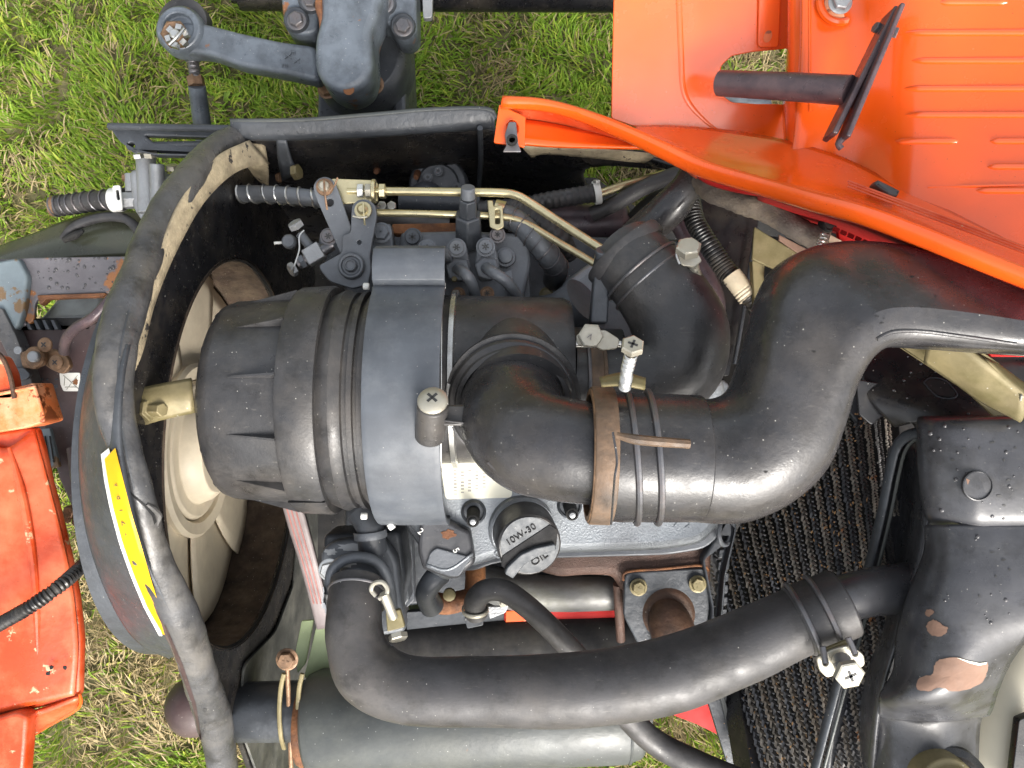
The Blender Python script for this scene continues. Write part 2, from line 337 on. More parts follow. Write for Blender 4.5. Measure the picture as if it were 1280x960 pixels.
def coil(name, path, r, wr, turns, mat, parent, seg=6, label=None):
    path = [Vector(p) for p in path]; n = len(path)
    def ev(t):
        t *= n - 1; i = min(int(t), n - 2); f = t - i; a, b, c, e = path[max(i - 1, 0)], path[i], path[i + 1], path[min(i + 2, n - 1)]
        return .5 * ((2 * b) + (c - a) * f + (2 * a - 5 * b + 4 * c - e) * f * f + (3 * b - 3 * c + e - a) * f ** 3)
    pts = []; N_ = None; S = turns * 12
    for k in range(int(S) + 1):
        t = k / S; p = ev(t); T = (ev(min(t + .01, 1)) - ev(max(t - .01, 0))).normalized()
        if N_ is None: N_ = T.orthogonal()
        N_ = (N_ - T * N_.dot(T)).normalized(); B = T.cross(N_); a = 2 * math.pi * k / 12
        pts.append(p + (N_ * math.cos(a) + B * math.sin(a)) * r)
    return MB().tube(pts, wr, seg, 1, smooth=False).build(name, mat, parent, label=label)
# ================================================================ ground and grass
g = MB().box((0, 0, -.05), (150, 0, 0), (0, 150, 0), (0, 0, .05)).build("ground", "soil"); g["kind"] = "structure"; g["label"] = "brown soil under the lawn"
def grass():
    def vn(x, y, s, seed):      # value noise
        r = np.random.default_rng(seed); T = r.random((64, 64)); X = x * s + 31.3; Y = y * s + 17.7
        i, j = np.floor(X).astype(int), np.floor(Y).astype(int); fx, fy = X - i, Y - j; fx = fx * fx * (3 - 2 * fx); fy = fy * fy * (3 - 2 * fy)
        a = T[i % 64, j % 64]; b = T[(i + 1) % 64, j % 64]; c = T[i % 64, (j + 1) % 64]; e = T[(i + 1) % 64, (j + 1) % 64]
        return (a * (1 - fx) + b * fx) * (1 - fy) + (c * (1 - fx) + e * fx) * fy
    n = 300000; x = rng.uniform(-1.5, 1.5, n); y = rng.uniform(-1.15, 1.15, n)
    dry = vn(x, y, 6, 1) * .55 + vn(x, y, 17, 2) * .45 + .16 * (y < -.35) * (x < 0)      # straw shows through in patches
    isdry = rng.random(n) < np.clip((dry - .47) * 3.0, .14, .85)
    tuft = vn(x, y, 9, 4); ln = np.where(isdry, rng.uniform(.015, .040, n), rng.uniform(.014, .030, n) + .018 * tuft) ; wd = np.where(isdry, rng.uniform(.0006, .0012, n), rng.uniform(.0010, .0021, n))
    a = vn(x, y, 11, 5) * 12 + rng.normal(0, .9, n); lean = np.where(isdry, rng.uniform(.8, 1.0, n), rng.uniform(.35, .95, n))
    z0 = np.where(isdry, rng.uniform(.0, .014, n), 0); dx, dy = np.cos(a), np.sin(a); px, py = -dy, dx
    ts = [0, .35, .7, 1.]; ws = [1, .95, .62, .04]; v = np.zeros((n, 8, 3))
    bend = rng.normal(0, .20, n)
    for k, (t, q) in enumerate(zip(ts, ws)):
        h = ln * (t * np.sqrt(1 - lean ** 2 * .98) + .35 * (t - t * t) * lean); o = ln * lean * t
        cx = x + dx * o + px * bend * ln * t * t; cy = y + dy * o + py * bend * ln * t * t
        for s, sg in enumerate((-1, 1)):
            v[:, 2 * k + s, 0] = cx + sg * px * wd * q; v[:, 2 * k + s, 1] = cy + sg * py * wd * q; v[:, 2 * k + s, 2] = z0 + h + sg * wd * q * .5
    base = (np.arange(n) * 8)[:, None, None]; f = np.array([[0, 1, 3, 2], [2, 3, 5, 4], [4, 5, 7, 6]])[None] + base; f = f.reshape(-1, 4)
    me = bpy.data.meshes.new("grass"); me.vertices.add(n * 8); me.vertices.foreach_set("co", v.reshape(-1)); me.loops.add(f.size); me.loops.foreach_set("vertex_index", f.reshape(-1).astype(np.int32))
    me.polygons.add(len(f)); me.polygons.foreach_set("loop_start", np.arange(0, f.size, 4, dtype=np.int32)); me.update(); me.validate()
    r = rng.random(n); G = np.stack([.15 + .15 * r, .27 + .16 * r, .025 + .03 * r], 1); G *= (.75 + .5 * vn(x, y, 8, 9))[:, None]
    yl = rng.random(n) < .22; G[yl] = np.stack([.36 + .1 * r, .42 + .1 * r, .06 + .03 * r], 1)[yl]
    D = np.stack([.30 + .20 * r, .24 + .15 * r, .12 + .09 * r], 1); br = rng.random(n) < .25; D[br] *= .45
    col = np.where(isdry[:, None], D, G); col = np.concatenate([col, np.ones((n, 1))], 1); col = np.repeat(col, 8, 0)
    at = me.color_attributes.new("blade_colour", 'FLOAT_COLOR', 'POINT'); at.data.foreach_set("color", col.reshape(-1))
    m = bpy.data.materials.new("grass_blades"); m.use_nodes = True; t = m.node_tree; b = t.nodes["Principled BSDF"]; c = t.nodes.new("ShaderNodeVertexColor"); c.layer_name = "blade_colour"
    t.links.new(c.outputs[0], b.inputs["Base Color"]); b.inputs["Roughness"].default_value = .45; b.inputs["Specular IOR Level"].default_value = .35
    tr = t.nodes.new("ShaderNodeBsdfTranslucent"); t.links.new(c.outputs[0], tr.inputs[0]); mx = t.nodes.new("ShaderNodeMixShader"); mx.inputs[0].default_value = .3
    t.links.new(b.outputs[0], mx.inputs[1]); t.links.new(tr.outputs[0], mx.inputs[2]); t.links.new(mx.outputs[0], t.nodes["Material Output"].inputs[0])
    me.materials.append(m); o = bpy.data.objects.new("grass", me); link(o); o["kind"] = "stuff"; o["label"] = "short green lawn with dry straw patches under the tractor"
grass()
# ================================================================ steering and axle parts at the top of the picture
t = thing("steering_arm", "blue grey cast steering arm with castle nut end and rounded hub over the lawn", "steering arm", (430, 60, 1.05))
arm = [(222, 26), (250, 27), (300, 40), (345, 50), (395, 57), (400, 102), (360, 93), (300, 82), (262, 68), (240, 66), (220, 66), (207, 54), (206, 38)]
plate("arm", 1.0, rnd(arm, 9), .03, "axle_grey", t, bev=.006)
MB().lathe(V(233, 46, 1.02), (0, 0, 1), [(0, R(30, 1)), (.02, R(30, 1)), (.026, R(26, 1)), (.026, R(19, 1)), (.018, R(18, 1)), (.018, 0)], 36).build("arm_eye", "axle_grey", t, bevel=.0015)
MB().lathe(V(240, 40, 1.05), (0, 0, 1), [(0, R(27, 1)), (.012, R(32, 1)), (.03, R(31, 1)), (.034, R(24, 1))], 32).build("rubber_boot", "rubber", t)
cn = bolt(t, 222, 46, .978, 17, "rusty_bolt", "hexn", name="castle_nut", rot=.3, hs=.9)
b = MB()
for k in range(6):
    a = k * math.pi / 3 + .3; b.box(V(222, 46, .964) + Vector((math.cos(a), math.sin(a), 0)) * R(11, 1), (math.cos(a) * .003, math.sin(a) * .003, 0), (-math.sin(a) * .0035, math.cos(a) * .0035, 0), (0, 0, .004))
b.build("nut_crown", "steel", t)
MB().lathe(V(222, 46, .97), (0, 0, 1), [(0, R(6, 1)), (.010, R(6, 1)), (.012, R(4, 1))], 16).build("stud", "steel", t)
wire("cotter_pin", [(212, 56, .955), (222, 46, .952), (230, 36, .958)], 2, "steel", t)
hubp = smooth_loop([(398, -30), (474, -30), (474, 10), (464, 40), (465, 80), (456, 104), (432, 115), (408, 106), (394, 85), (393, 50), (400, 20), (400, -5)], 4)
plate("hub", .945, hubp, .07, "axle_grey", t, bev=.010)
for xs in ((402, 12), (466, 12)):
    sgn = 1 if xs[0] > 430 else -1
    MB().tube([V(433 + sgn * 32, -14, .953), V(433 + sgn * 34, 8, .953), V(433 + sgn * 30, 28, .955), V(433 + sgn * 32, 48, .958)], [R(4, 1), R(5, 1), R(4, 1), R(1.5, 1)], 10).build("rust_streak", "rust", t)
for k, (x, y, q) in enumerate(((360, 70, 8), (356, 82, 7), (371, 76, 7), (366, 66, 6))):      # raised casting marks
    text("XE"[k % 2] , P(1.0), x, y, q, -95, "axle_grey", t, depth=.002, lift=.0008, name="casting_mark")
t = thing("axle_housing", "dark grey round flanged axle housing below the steering arm hub", "axle housing", (455, 90, 1.12))
MB().lathe(V(448, 72, 1.07), (0, 0, 1), [(-.05, R(70, 1)), (0, R(68, 1)), (.012, R(64, 1)), (.018, R(56, 1)), (.018, R(40, 1))], 56).build("flange", "dark_grey_paint", t, bevel=.001)
plate("housing", 1.13, rnd([(398, 60), (505, 10), (512, 155), (396, 155)], 8), .12, "dark_grey_paint", t, bev=.006)
plate("tower", 1.10, rnd([(470, -20), (505, -20), (508, 150), (492, 150)], 6), .08, "dark_grey_paint", t, bev=.006)
bolt(t, 467, 106, 1.045, 13, "rusty_bolt", "hex"); bolt(t, 409, 112, 1.06, 12, "rusty_bolt", "hex")
t = thing("axle_bracket", "grey bolted axle bracket lobes either side of the steering arm hub", "bracket", (440, 10, 1.05))
plate("lobe", 1.0, rnd([(350, -30), (398, -30), (397, 40), (378, 44), (356, 38), (352, 10)], 12), .05, "axle_grey", t, bev=.004)
plate("lobe", 1.0, rnd([(466, -30), (520, -30), (521, 40), (510, 49), (494, 46), (487, 30), (468, 22)], 12), .05, "axle_grey", t, bev=.004)
MB().lathe(V(436, 112, .948), (0, 0, 1), [(0, R(7, .95)), (.0006, R(6, .95)), (.0006, 0)], 14).build("rust_spot", "rust", t)
for x, y in ((371, 26), (389, 2), (480, 5), (504, 34)):
    MB().lathe(V(x, y, 1.0), (0, 0, 1), [(0, R(16, 1)), (.006, R(15, 1)), (.008, R(13, 1))], 24).build("boss", "dark_grey_paint", t); bolt(t, x, y, .99, 12, "dark_steel", "hex")
plate("clip", .985, rnd([(527, -30), (541, -30), (540, 22), (529, 23)], 3), .01, "cast_aluminium", t)
t = thing("axle_beam", "glossy black axle beam crossing the grass at the top edge", "axle beam", (560, 0, 1.1))
MB().tube([V(300, -14, 1.12), V(780, -12, 1.12)], R(26, 1.1), 28, smooth=False).build("beam", "black_paint", t)
MB().tube([V(290, -4, 1.17), V(400, 2, 1.17)], R(8, 1.1), 16, smooth=False).build("pipe", "black_paint", t)
t = thing("tie_rod", "slim grey steering tie rod with lock nut hanging from the steering arm eye", "tie rod", (250, 110, 1.08))
MB().tube([V(240, 62, 1.04), V(241, 76, 1.04)], R(10, 1), 20, smooth=False).build("ball_stem", "axle_grey", t, bevel=.001)
MB().tube([V(241, 76, 1.04), V(245, 102, 1.05)], R(7.5, 1), 18, smooth=False, fn=lambda s, a: 1 + .05 * math.sin(s * 3500), sub=24).build("thread", "dark_steel", t)
MB().tube([V(244, 96, 1.05), V(246, 108, 1.05)], R(11, 1), 6, smooth=False).build("lock_nut", "rusty_bolt", t)
MB().tube([V(246, 107, 1.05), V(252, 150, 1.08), V(258, 190, 1.12)], [R(10.5, 1.05), R(11, 1.08), R(11, 1.1)], 20, smooth=False).build("rod", "axle_grey", t)

# ---------------------------------------------------------------- side rail and dark inner panel
t = thing("side_rail", "dark grey flanged side rail with a slotted bracket end above the black panel", "side rail", (400, 150, .86))
plate("bracket_plate", .90, rnd([(134, 156), (290, 160), (286, 196), (192, 194), (168, 188), (150, 178)], 4), .012, "dark_grey_paint", t, holes=[rnd([(180, 169), (262, 172), (256, 177), (192, 178)], 3), circ(164, 182, 4)], bev=.002)
MB().tube([V(136, 158, .89), V(292, 161, .885)], R(4.5, .9), 10, smooth=False).build("edge_lip", "dark_grey_paint", t)
MB().tube([V(193, 181, .905), V(262, 180, .90)], R(4, .9), 10, smooth=False).build("edge_lip", "dark_grey_paint", t)
MB().grid([[(288, 150, .861), (380, 149, .859), (470, 142, .859), (540, 136, .859), (606, 135, .859), (619, 145, .864)], [(289, 154, .860), (380, 153, .858), (470, 146, .858), (540, 140, .858), (606, 139, .858), (619, 149, .862)]], 6, 2).build("rail_lip", "muffler_grey", t, solid=.003)
MB().grid([[(288, 151, .862), (380, 150, .86), (470, 143, .86), (540, 137, .86), (606, 136, .86), (619, 146, .865)],
           [(289, 155, .861), (380, 154, .860), (470, 147, .860), (540, 141, .860), (606, 140, .860), (619, 150, .863)],
           [(290, 171, .868), (380, 170, .867), (470, 166, .867), (540, 160, .867), (606, 155, .867), (619, 157, .869)],
           [(291, 173, .88), (380, 172, .88), (470, 168, .88), (540, 163, .88), (606, 160, .88), (619, 162, .88)]]).build("rail", "dark_grey_paint", t, solid=.003)
t = thing("inner_panel", "large black painted inner side panel with dusty lower edge behind the rods", "panel", (560, 220, .95))
pan = [[(288, 170, .875), (420, 168, .875), (540, 160, .875), (620, 160, .875), (700, 182, .875), (800, 190, .865), (880, 215, .85)],
       [(300, 205, .93), (420, 202, .93), (540, 200, .95), (610, 200, .97), (660, 208, .95), (700, 208, .93), (740, 205, .92)],
       [(310, 250, 1.03), (420, 250, 1.03), (540, 245, 1.06), (620, 240, 1.08), (680, 245, 1.06), (720, 248, 1.04), (738, 240, 1.02)],
       [(330, 300, 1.15), (420, 300, 1.15), (540, 300, 1.15), (620, 300, 1.15), (680, 300, 1.15), (730, 290, 1.1), (755, 262, 1.05)]]
MB().grid(pan).build("panel", "black_paint", t, solid=.003)
MB().grid([[(700, 182, .872), (760, 186, .868), (820, 190, .86), (868, 205, .85), (900, 240, .83)],
           [(740, 207, .90), (770, 203, .90), (810, 200, .88), (845, 205, .87), (880, 245, .86)]]).build("panel_arm", "black_paint", t, solid=.003)
MB().grid([[(652, 182, .868), (700, 183, .866), (790, 189, .86), (846, 196, .855)],
           [(664, 196, .885), (686, 192, .88), (775, 200, .875), (838, 206, .87)]], 6, 3).build("dust_strip", "foam_dust", t, solid=.0015)
MB().tube([V(600, 160, .86), V(601, 200, .94), V(598, 236, 1.0)], R(3.5, .9), 10).build("weld_strip", "dark_grey_paint", t)
MB().grid([[(346, 172, .87), (358, 172, .87)], [(348, 195, .89), (366, 200, .89)], [(354, 225, .92), (374, 215, .90)]], 4, 4).build("tab", "dark_grey_paint", t, solid=.003)
bolt(t, 367, 216, .89, 10, "olive_zinc", "hexn", ax=(1, .1, .35)); bolt(t, 347, 222, .93, 6, "rusty_bolt", "hexn", ax=(1, 0, .4)); bolt(t, 376, 187, .92, 6, "rusty_bolt", "hex")
for x, y in ((430, 190), (470, 215), (562, 188), (520, 222), (455, 178)): MB().lathe(V(x, y, .945), (0, -.6, 1), [(-.02, .004), (-.004, .004), (0, .003)], 10).build("rivet", "rust", t)

# ---------------------------------------------------------------- pump valve and hose upper left
t = thing("relay_valve", "pale cast aluminium hydraulic valve body beside the lawn with two bolt heads", "valve", (190, 230, .95))
b = MB(); b.lathe(V(182, 192, .93), (.05, -1, 0), [(0, R(12, .93)), (.04, R(12, .93)), (.07, R(13, .93))], 24); b.build("body", "cast_aluminium", t, bevel=.001)
plate("casting", .93, rnd([(160, 212), (196, 205), (206, 236), (196, 268), (180, 282), (164, 258)], 8), .05, "cast_aluminium", t, bev=.005)
plate("ear", .94, rnd([(200, 222), (220, 215), (226, 240), (204, 248)], 6), .03, "cast_aluminium", t, bev=.004)
MB().tube([V(196, 205, .91), V(198, 262, .92)], R(9, .92), 18, smooth=False).build("cylinder", "cast_aluminium", t, bevel=.001)
MB().tube([V(155, 251, .94), V(174, 250, .94)], R(11, .94), 6, smooth=False).build("hose_union", "cast_aluminium", t, bevel=.001)
MB().tube([V(163, 218, .94), V(164, 240, .94)], R(7, .94), 12, smooth=False).build("port", "cast_aluminium", t)
bolt(t, 175, 198, .92, 8, "steel", "hexn", ax=(-.1, 1, .5)); bolt(t, 189, 197, .91, 9, "pale_zinc", "hexn", ax=(0, 1, .6)); bolt(t, 216, 213, .93, 8, "pale_zinc", "hexn", ax=(0, 1, .6)); bolt(t, 157, 222, .94, 5, "rusty_bolt", "hexn", ax=(-1, 0, .4))
t = thing("return_hose", "brown ribbed rubber hose with wire coil and white clamp above the lawn", "hose", (105, 253, .97))
hp = [V(68, 258, .985), V(90, 255, .98), V(120, 251, .965), V(156, 249, .945)]
MB().tube(hp, R(12, .96), 20).build("hose", "rubber", t); coil("spring_wire", hp, R(13, .965), R(1.1, .95), 9, "dark_steel", t)
MB().lathe(V(66, 258, .985), (-1, 0, .1), [(-.004, R(13, .98)), (.002, R(12.5, .98)), (.003, R(8, .98)), (-.008, R(7, .98))], 20).build("hose_end", "rusty_bolt", t)
hoop("hose_clamp", V(146, 250, .95), (1, .05, .05), R(13, .95), .0018, "white_plastic", t, wide=.012)
plate("clamp_tab", .925, rnd([(140, 232), (150, 231), (153, 262), (143, 263)], 3), .003, "white_plastic", t, holes=[rnd([(144, 237), (148, 237), (150, 250), (146, 250)], 2)])
t = thing("throttle_cable_hose", "grey rubber hose wrapped in wire spring entering the shroud side", "hose", (350, 243, .86))
hp = [V(300, 242, .87), V(340, 243, .86), V(375, 246, .85), V(408, 250, .85)]
MB().tube(hp, R(10.5, .86), 20).build("hose", "engine_grey", t); coil("spring_wire", hp, R(11.6, .86), R(1.3, .86), 7.5, "steel", t)
MB().tube([V(408, 250, .852), V(440, 262, .86), V(500, 275, .87), V(560, 285, .88)], R(12, .86), 18).build("hose_tail", "rubber", t)
# ================================================================ helpers for marks that lie on curved parts
from mathutils.bvhtree import BVHTree
CAMV = Vector((0, 0, HC))
def pix(v): d = HC - v.z; return (640 + v.x * FPX / d, 480 - v.y * FPX / d)
def surf(*obs):
    dg = bpy.context.evaluated_depsgraph_get(); vs, fs = [], []
    for o in obs:
        e = o.evaluated_get(dg); me = e.to_mesh(); n = len(vs)
        vs += [v.co.copy() for v in me.vertices]; fs += [tuple(i + n for i in p.vertices) for p in me.polygons]; e.to_mesh_clear()
    return BVHTree.FromPolygons(vs, fs)
def on(bv, x, y, lift=.0006, dd=.7):
    r = (V(x, y, dd) - CAMV).normalized(); h = bv.ray_cast(CAMV, r); return (h[0] - r * lift) if h[0] else V(x, y, dd)
def decal(name, bv, pts, mat, parent, lift=.0008, rings=4, label=None, dd=.7):
    cx, cy = sum(p[0] for p in pts) / len(pts), sum(p[1] for p in pts) / len(pts); n = len(pts)
    vs = [on(bv, cx + (x - cx) * k / rings, cy + (y - cy) * k / rings, lift, dd) for k in range(1, rings + 1) for x, y in pts] + [on(bv, cx, cy, lift, dd)]
    fs = [(k * n + i, k * n + (i + 1) % n, (k + 1) * n + (i + 1) % n, (k + 1) * n + i) for k in range(rings - 1) for i in range(n)] + [(n * rings, (i + 1) % n, i) for i in range(n)]
    return MB().add(vs, fs).build(name, mat, parent, label=label)
def strip_decal(name, bv, A, B, mat, parent, lift=.0008, m=5, dd=.7):
    def res(P_, n=24):
        out = []
        for i in range(n):
            t = i / (n - 1) * (len(P_) - 1); k = min(int(t), len(P_) - 2); f = t - k; out.append((P_[k][0] + (P_[k + 1][0] - P_[k][0]) * f, P_[k][1] + (P_[k + 1][1] - P_[k][1]) * f))
        return out
    A, B = res(A), res(B); vs = [on(bv, a[0] + (b[0] - a[0]) * j / m, a[1] + (b[1] - a[1]) * j / m, lift, dd) for a, b in zip(A, B) for j in range(m + 1)]
    return MB().add(vs, [(i * (m + 1) + j, i * (m + 1) + j + 1, (i + 1) * (m + 1) + j + 1, (i + 1) * (m + 1) + j) for i in range(len(A) - 1) for j in range(m)]).build(name, mat, parent)
def splat(x, y, r, n=16, e=.35, ry=None):
    out = []
    for p in circ(x, y, r, n, ry):
        k = random.uniform(1 - e, 1 + e * .5); out.append((x + (p[0] - x) * k, y + (p[1] - y) * k))
    return out

def droplets(bv, x0, y0, x1, y1, n, rmax, mat, parent, dd=.7):
    m = MB(); r_ = random.Random(int(x0 * 7 + y0))
    for _ in range(n):
        x, y = r_.uniform(x0, x1), r_.uniform(y0, y1); h = bv.ray_cast(CAMV, (V(x, y, dd) - CAMV).normalized())
        if h[0] is None: continue
        nn = h[1] if h[1].dot(CAMV - h[0]) > 0 else -h[1]
        if nn.z < .5: continue
        r = R(rmax, dd) * r_.uniform(.3, 1) ** 2 + .0004; m.lathe(h[0], nn, [(-.0002, r), (r * .35, r * .8), (r * .52, r * .35), (r * .55, 0)], 10)
    if m.v: o = m.build("droplets", mat, parent, ang=80); o["kind"] = "stuff"
# ================================================================ fan shroud, fan, seal
XS = -.300; FC = V(0, 0, .90); FC = Vector((XS, -.074, HC - .90))
t = thing("fan_shroud", "black fan shroud with round opening, dusty edge and grey outer guard at left", "shroud", (170, 500, .9))
px_ = Pl(.9); px_.o = Vector((XS, 0, HC - .9)); px_.n = Vector((1, 0, 0)); px_.u = Vector((0, 1, 0)); px_.v = Vector((0, 0, 1))
outl = [(330, 170), (300, 186), (262, 218), (232, 262), (205, 322), (184, 386), (170, 440), (166, 500), (172, 560), (186, 610), (203, 665), (222, 720), (240, 770), (262, 825), (284, 880), (305, 935), (330, 1010), (400, 1010), (400, 170)]
hole = [pix(FC + Vector((0, math.cos(a), math.sin(a))) * .212) for a in (2 * math.pi * i / 64 for i in range(64))]
plate("face_plate", px_, outl, .006, "black_paint", t, holes=[hole], bev=.001)
MB().lathe(FC + Vector((.001, 0, 0)), (-1, 0, 0), [(0, .212), (.004, .2125), (.075, .2135), (.0755, .2145), (.0, .2145)], 96, close=False).build("throat", "shroud_dust", t)
MB().lathe(FC + Vector((.001, 0, 0)), (-1, 0, 0), [(.002, .2155), (.077, .2155), (.077, .218), (.002, .218)], 96, close=False).build("throat_sleeve", "dark_grey_paint", t)
MB().lathe(FC + Vector((.001, 0, 0)), (-1, 0, 0), [(.0, .2122), (.0022, .2098), (.0045, .2122)], 96, close=False).build("throat_lip", "deep_black", t)
dpl = Pl(.9); dpl.o = Vector((XS + .004, 0, HC - .9)); dpl.n, dpl.u, dpl.v = px_.n, px_.u, px_.v
dpl2 = Pl(.9); dpl2.o = Vector((XS - .079, 0, HC - .9)); dpl2.n, dpl2.u, dpl2.v = px_.n, px_.u, px_.v
plate("dusty_lower_plate", dpl, rnd([(384, 620), (400, 640), (404, 1010), (338, 1010), (300, 905), (306, 830), (345, 790), (368, 730), (374, 660)], 10), .003, "dusty_panel", t)
band = MB().grid([[(176, 318, 0.817), (138, 385, 0.729), (110, 465, 0.693), (98, 550, 0.675), (103, 640, 0.675), (121, 712, 0.693), (150, 775, 0.720), (178, 808, 0.747), (212, 824, 0.783)],
    [(178, 318, 0.788), (141, 388, 0.702), (116, 465, 0.661), (106, 550, 0.643), (113, 635, 0.643), (132, 705, 0.661), (160, 765, 0.693), (186, 800, 0.720), (214, 822, 0.756)],
    [(200, 320, 0.722), (168, 395, 0.634), (150, 465, 0.599), (146, 550, 0.590), (158, 625, 0.594), (178, 695, 0.621), (205, 750, 0.648), (226, 790, 0.675), (240, 820, 0.711)]], 8, 6).build("outer_guard", "dark_grey_paint", t, solid=.004)
bv = surf(band)
A_ = [(126, 568), (130, 600), (137, 635), (149, 680), (164, 722), (180, 760), (199, 795)]; B_ = [(136, 560), (146, 600), (156, 640), (168, 680), (180, 722), (192, 760), (203, 795)]
wl_ = strip_decal("warning_label", bv, A_, B_, "white_print", t, .0040)
strip_decal("yellow_field", bv, [(a + 4.5, b + (6 if i == 0 else 0) - (2 if i == 6 else 0)) for i, (a, b) in enumerate(A_)], [(a + 8, b) for a, b in B_], "yellow_label", wl_, .0052)
for ch, x, y in (("V", 145.5, 606), ("8", 149, 622), ("1", 152, 638), ("Z", 155, 654), ("-", 158, 668)):
    p = on(bv, x, y, .0062); text(ch, Pl(HC - p.z), x, y, 7, -82, "ink", wl_, depth=.0003, lift=.0)
for x, y, c, z in ((110, 440, "slot", 5),):
    decal("slot", bv, circ(x + 10, y, 3, 12, 8), "deep_black", t, .001)
MB().lathe(FC + Vector((-.072, 0, 0)), (-1, 0, 0), [(0, 0), (0, .213), (.002, .213), (.002, 0)], 64, close=False).build("screen", "deep_black", t)
# foam dust strip along the plate's top edge
MB().grid([[(312, 175, .865), (272, 196, .805), (234, 240, .735), (204, 305, .685), (180, 370, .65), (166, 430, .625), (160, 462, .615)],
           [(338, 205, .90), (298, 214, .845), (258, 250, .775), (225, 306, .72), (196, 374, .675), (180, 436, .645), (169, 464, .625)]], 8, 3).build("dust_strip", "foam_dust", t, solid=.003)
MB().grid([[(282, 182, .87), (306, 178, .875), (330, 180, .89)], [(300, 196, .89), (318, 205, .90), (336, 215, .915)], [(316, 215, .93), (326, 225, .94), (336, 232, .95)]], 5, 4).build("dusty_corner", "foam_dust", t, solid=.003)
bolt(t, 192, 511, .655, 13, "olive_zinc", "hex", ax=(1, 0, .25), name="flange_bolt")
t = thing("fan_seal", "worn grey rubber seal torn along its edge around the fan shroud", "seal", (155, 500, .7))
sp = [(296, 172, .875), (264, 190, .83), (234, 225, .765), (201, 275, .715), (177, 332, .675), (157, 388, .642), (145, 440, .618), (142, 500, .610), (156, 560, .614), (168, 605, .62), (180, 650, .63), (195, 705, .645), (221, 760, .675), (239, 808, .71), (254, 858, .75), (269, 905, .79), (284, 990, .86)]
rr = [R(15, .875), R(17, .83), R(18, .77), R(20, .72), R(22, .68), R(24, .645), R(24, .618), R(23, .61), R(20, .614), R(20, .62), R(20, .63), R(20, .645), R(22, .675), R(23, .71), R(22, .75), R(20, .79), R(18, .86)]
sb = MB().tube([V(*p) for p in sp], rr, 24, 8, fn=lambda s, a: 1 + .035 * math.sin(s * 61 + 2 * math.sin(s * 23)) + .05 * math.sin(a * 2 + s * 31) + .02 * math.sin(s * 190 + a * 3)).build("seal", "seal_rubber", t)
bs_ = surf(sb)
strip_decal("tear", bs_, [(154, 603), (166, 618), (180, 629), (192, 640), (196, 652)], [(156, 606), (166, 621), (179, 632), (190, 645), (193, 656)], "deep_black", t, .0007, 2)
MB().tube([on(bs_, 183, 630, 0), on(bs_, 192, 637, -.001), on(bs_, 198, 645, -.001), on(bs_, 196, 658, -.001)], [.0014, .0026, .0028, .001], 8).build("torn_flap", "seal_rubber", t)
MB().lathe(on(bs_, 172, 701, -.001), (0, 0, 1), [(0, R(5, .65)), (.0025, R(5, .65)), (.004, R(3, .65)), (.004, 0)], 16).build("push_pin", "seal_rubber", t)
decal("pin_hole", bs_, circ(256, 888, 2.6), "ink", t)
strip_decal("edge_crack", bs_, [(205, 782), (222, 830), (240, 880), (250, 925)], [(207, 782), (228, 830), (245, 880), (252, 925)], "battery_case", t, .001, 3)
strip_decal("dust_line", bs_, [(160, 388), (150, 430), (146, 470), (148, 520), (158, 575), (166, 612)], [(162, 388), (152.5, 430), (148.5, 470), (150.5, 520), (161, 575), (169, 612)], "dark_grey_paint", t, .001, 2)
t = thing("cooling_fan", "tan plastic cooling fan with broad blades inside the black shroud opening", "fan", (246, 562, .9))
F0 = FC + Vector((-.060, 0, 0))
MB().lathe(F0, (1, 0, 0), [(-.03, .03), (-.02, .074), (.006, .078), (.010, .074), (.010, .060), (.022, .056), (.030, .048), (.030, .0)], 64).build("hub", "fan_plastic", t, bevel=.001)
MB().lathe(F0 + Vector((.004, 0, 0)), (1, 0, 0), [(0, .078), (.006, .082), (.008, .094), (.004, .098), (-.004, .096), (-.004, .078)], 64, close=False).build("hub_ring", "fan_plastic", t)
for k in range(9):
    a0 = k * 2 * math.pi / 9; vs = []; nr, na = 7, 8
    for i in range(nr + 1):
        r = .070 + (.205 - .070) * i / nr
        for j in range(na + 1):
            u = j / na; a = a0 + (u - .5) * rad(45.5) + .12 * (i / nr) ** 2
            x = -.004 + .005 * math.cos(u * math.pi) * (.6 + .4 * i / nr) + .002 * math.sin(u * 3)
            vs.append(F0 + Vector((x, math.cos(a) * r, math.sin(a) * r)))
    MB().add(vs, [(i * (na + 1) + j, i * (na + 1) + j + 1, (i + 1) * (na + 1) + j + 1, (i + 1) * (na + 1) + j) for i in range(nr) for j in range(na)]).build("blade", "fan_plastic", t, solid=.0022)
t = thing("canister_bracket", "olive zinc strap bracket bolted between the shroud and the canister end cap", "bracket", (200, 505, .66))
MB().grid([[(165, 490, .658), (200, 482, .655), (240, 474, .66)], [(166, 504, .652), (200, 500, .65), (242, 495, .655)], [(172, 534, .66), (202, 524, .655), (244, 514, .66)]], 6, 4).build("strap", "olive_zinc", t, solid=.003)
MB().lathe(V(187, 512, .652), (.9, 0, .5), [(-.002, R(15, .65)), (.003, R(15, .65)), (.003, R(9, .65)), (.016, R(9, .65))], 6).build("bolt", "olive_zinc", t, bevel=.0008)

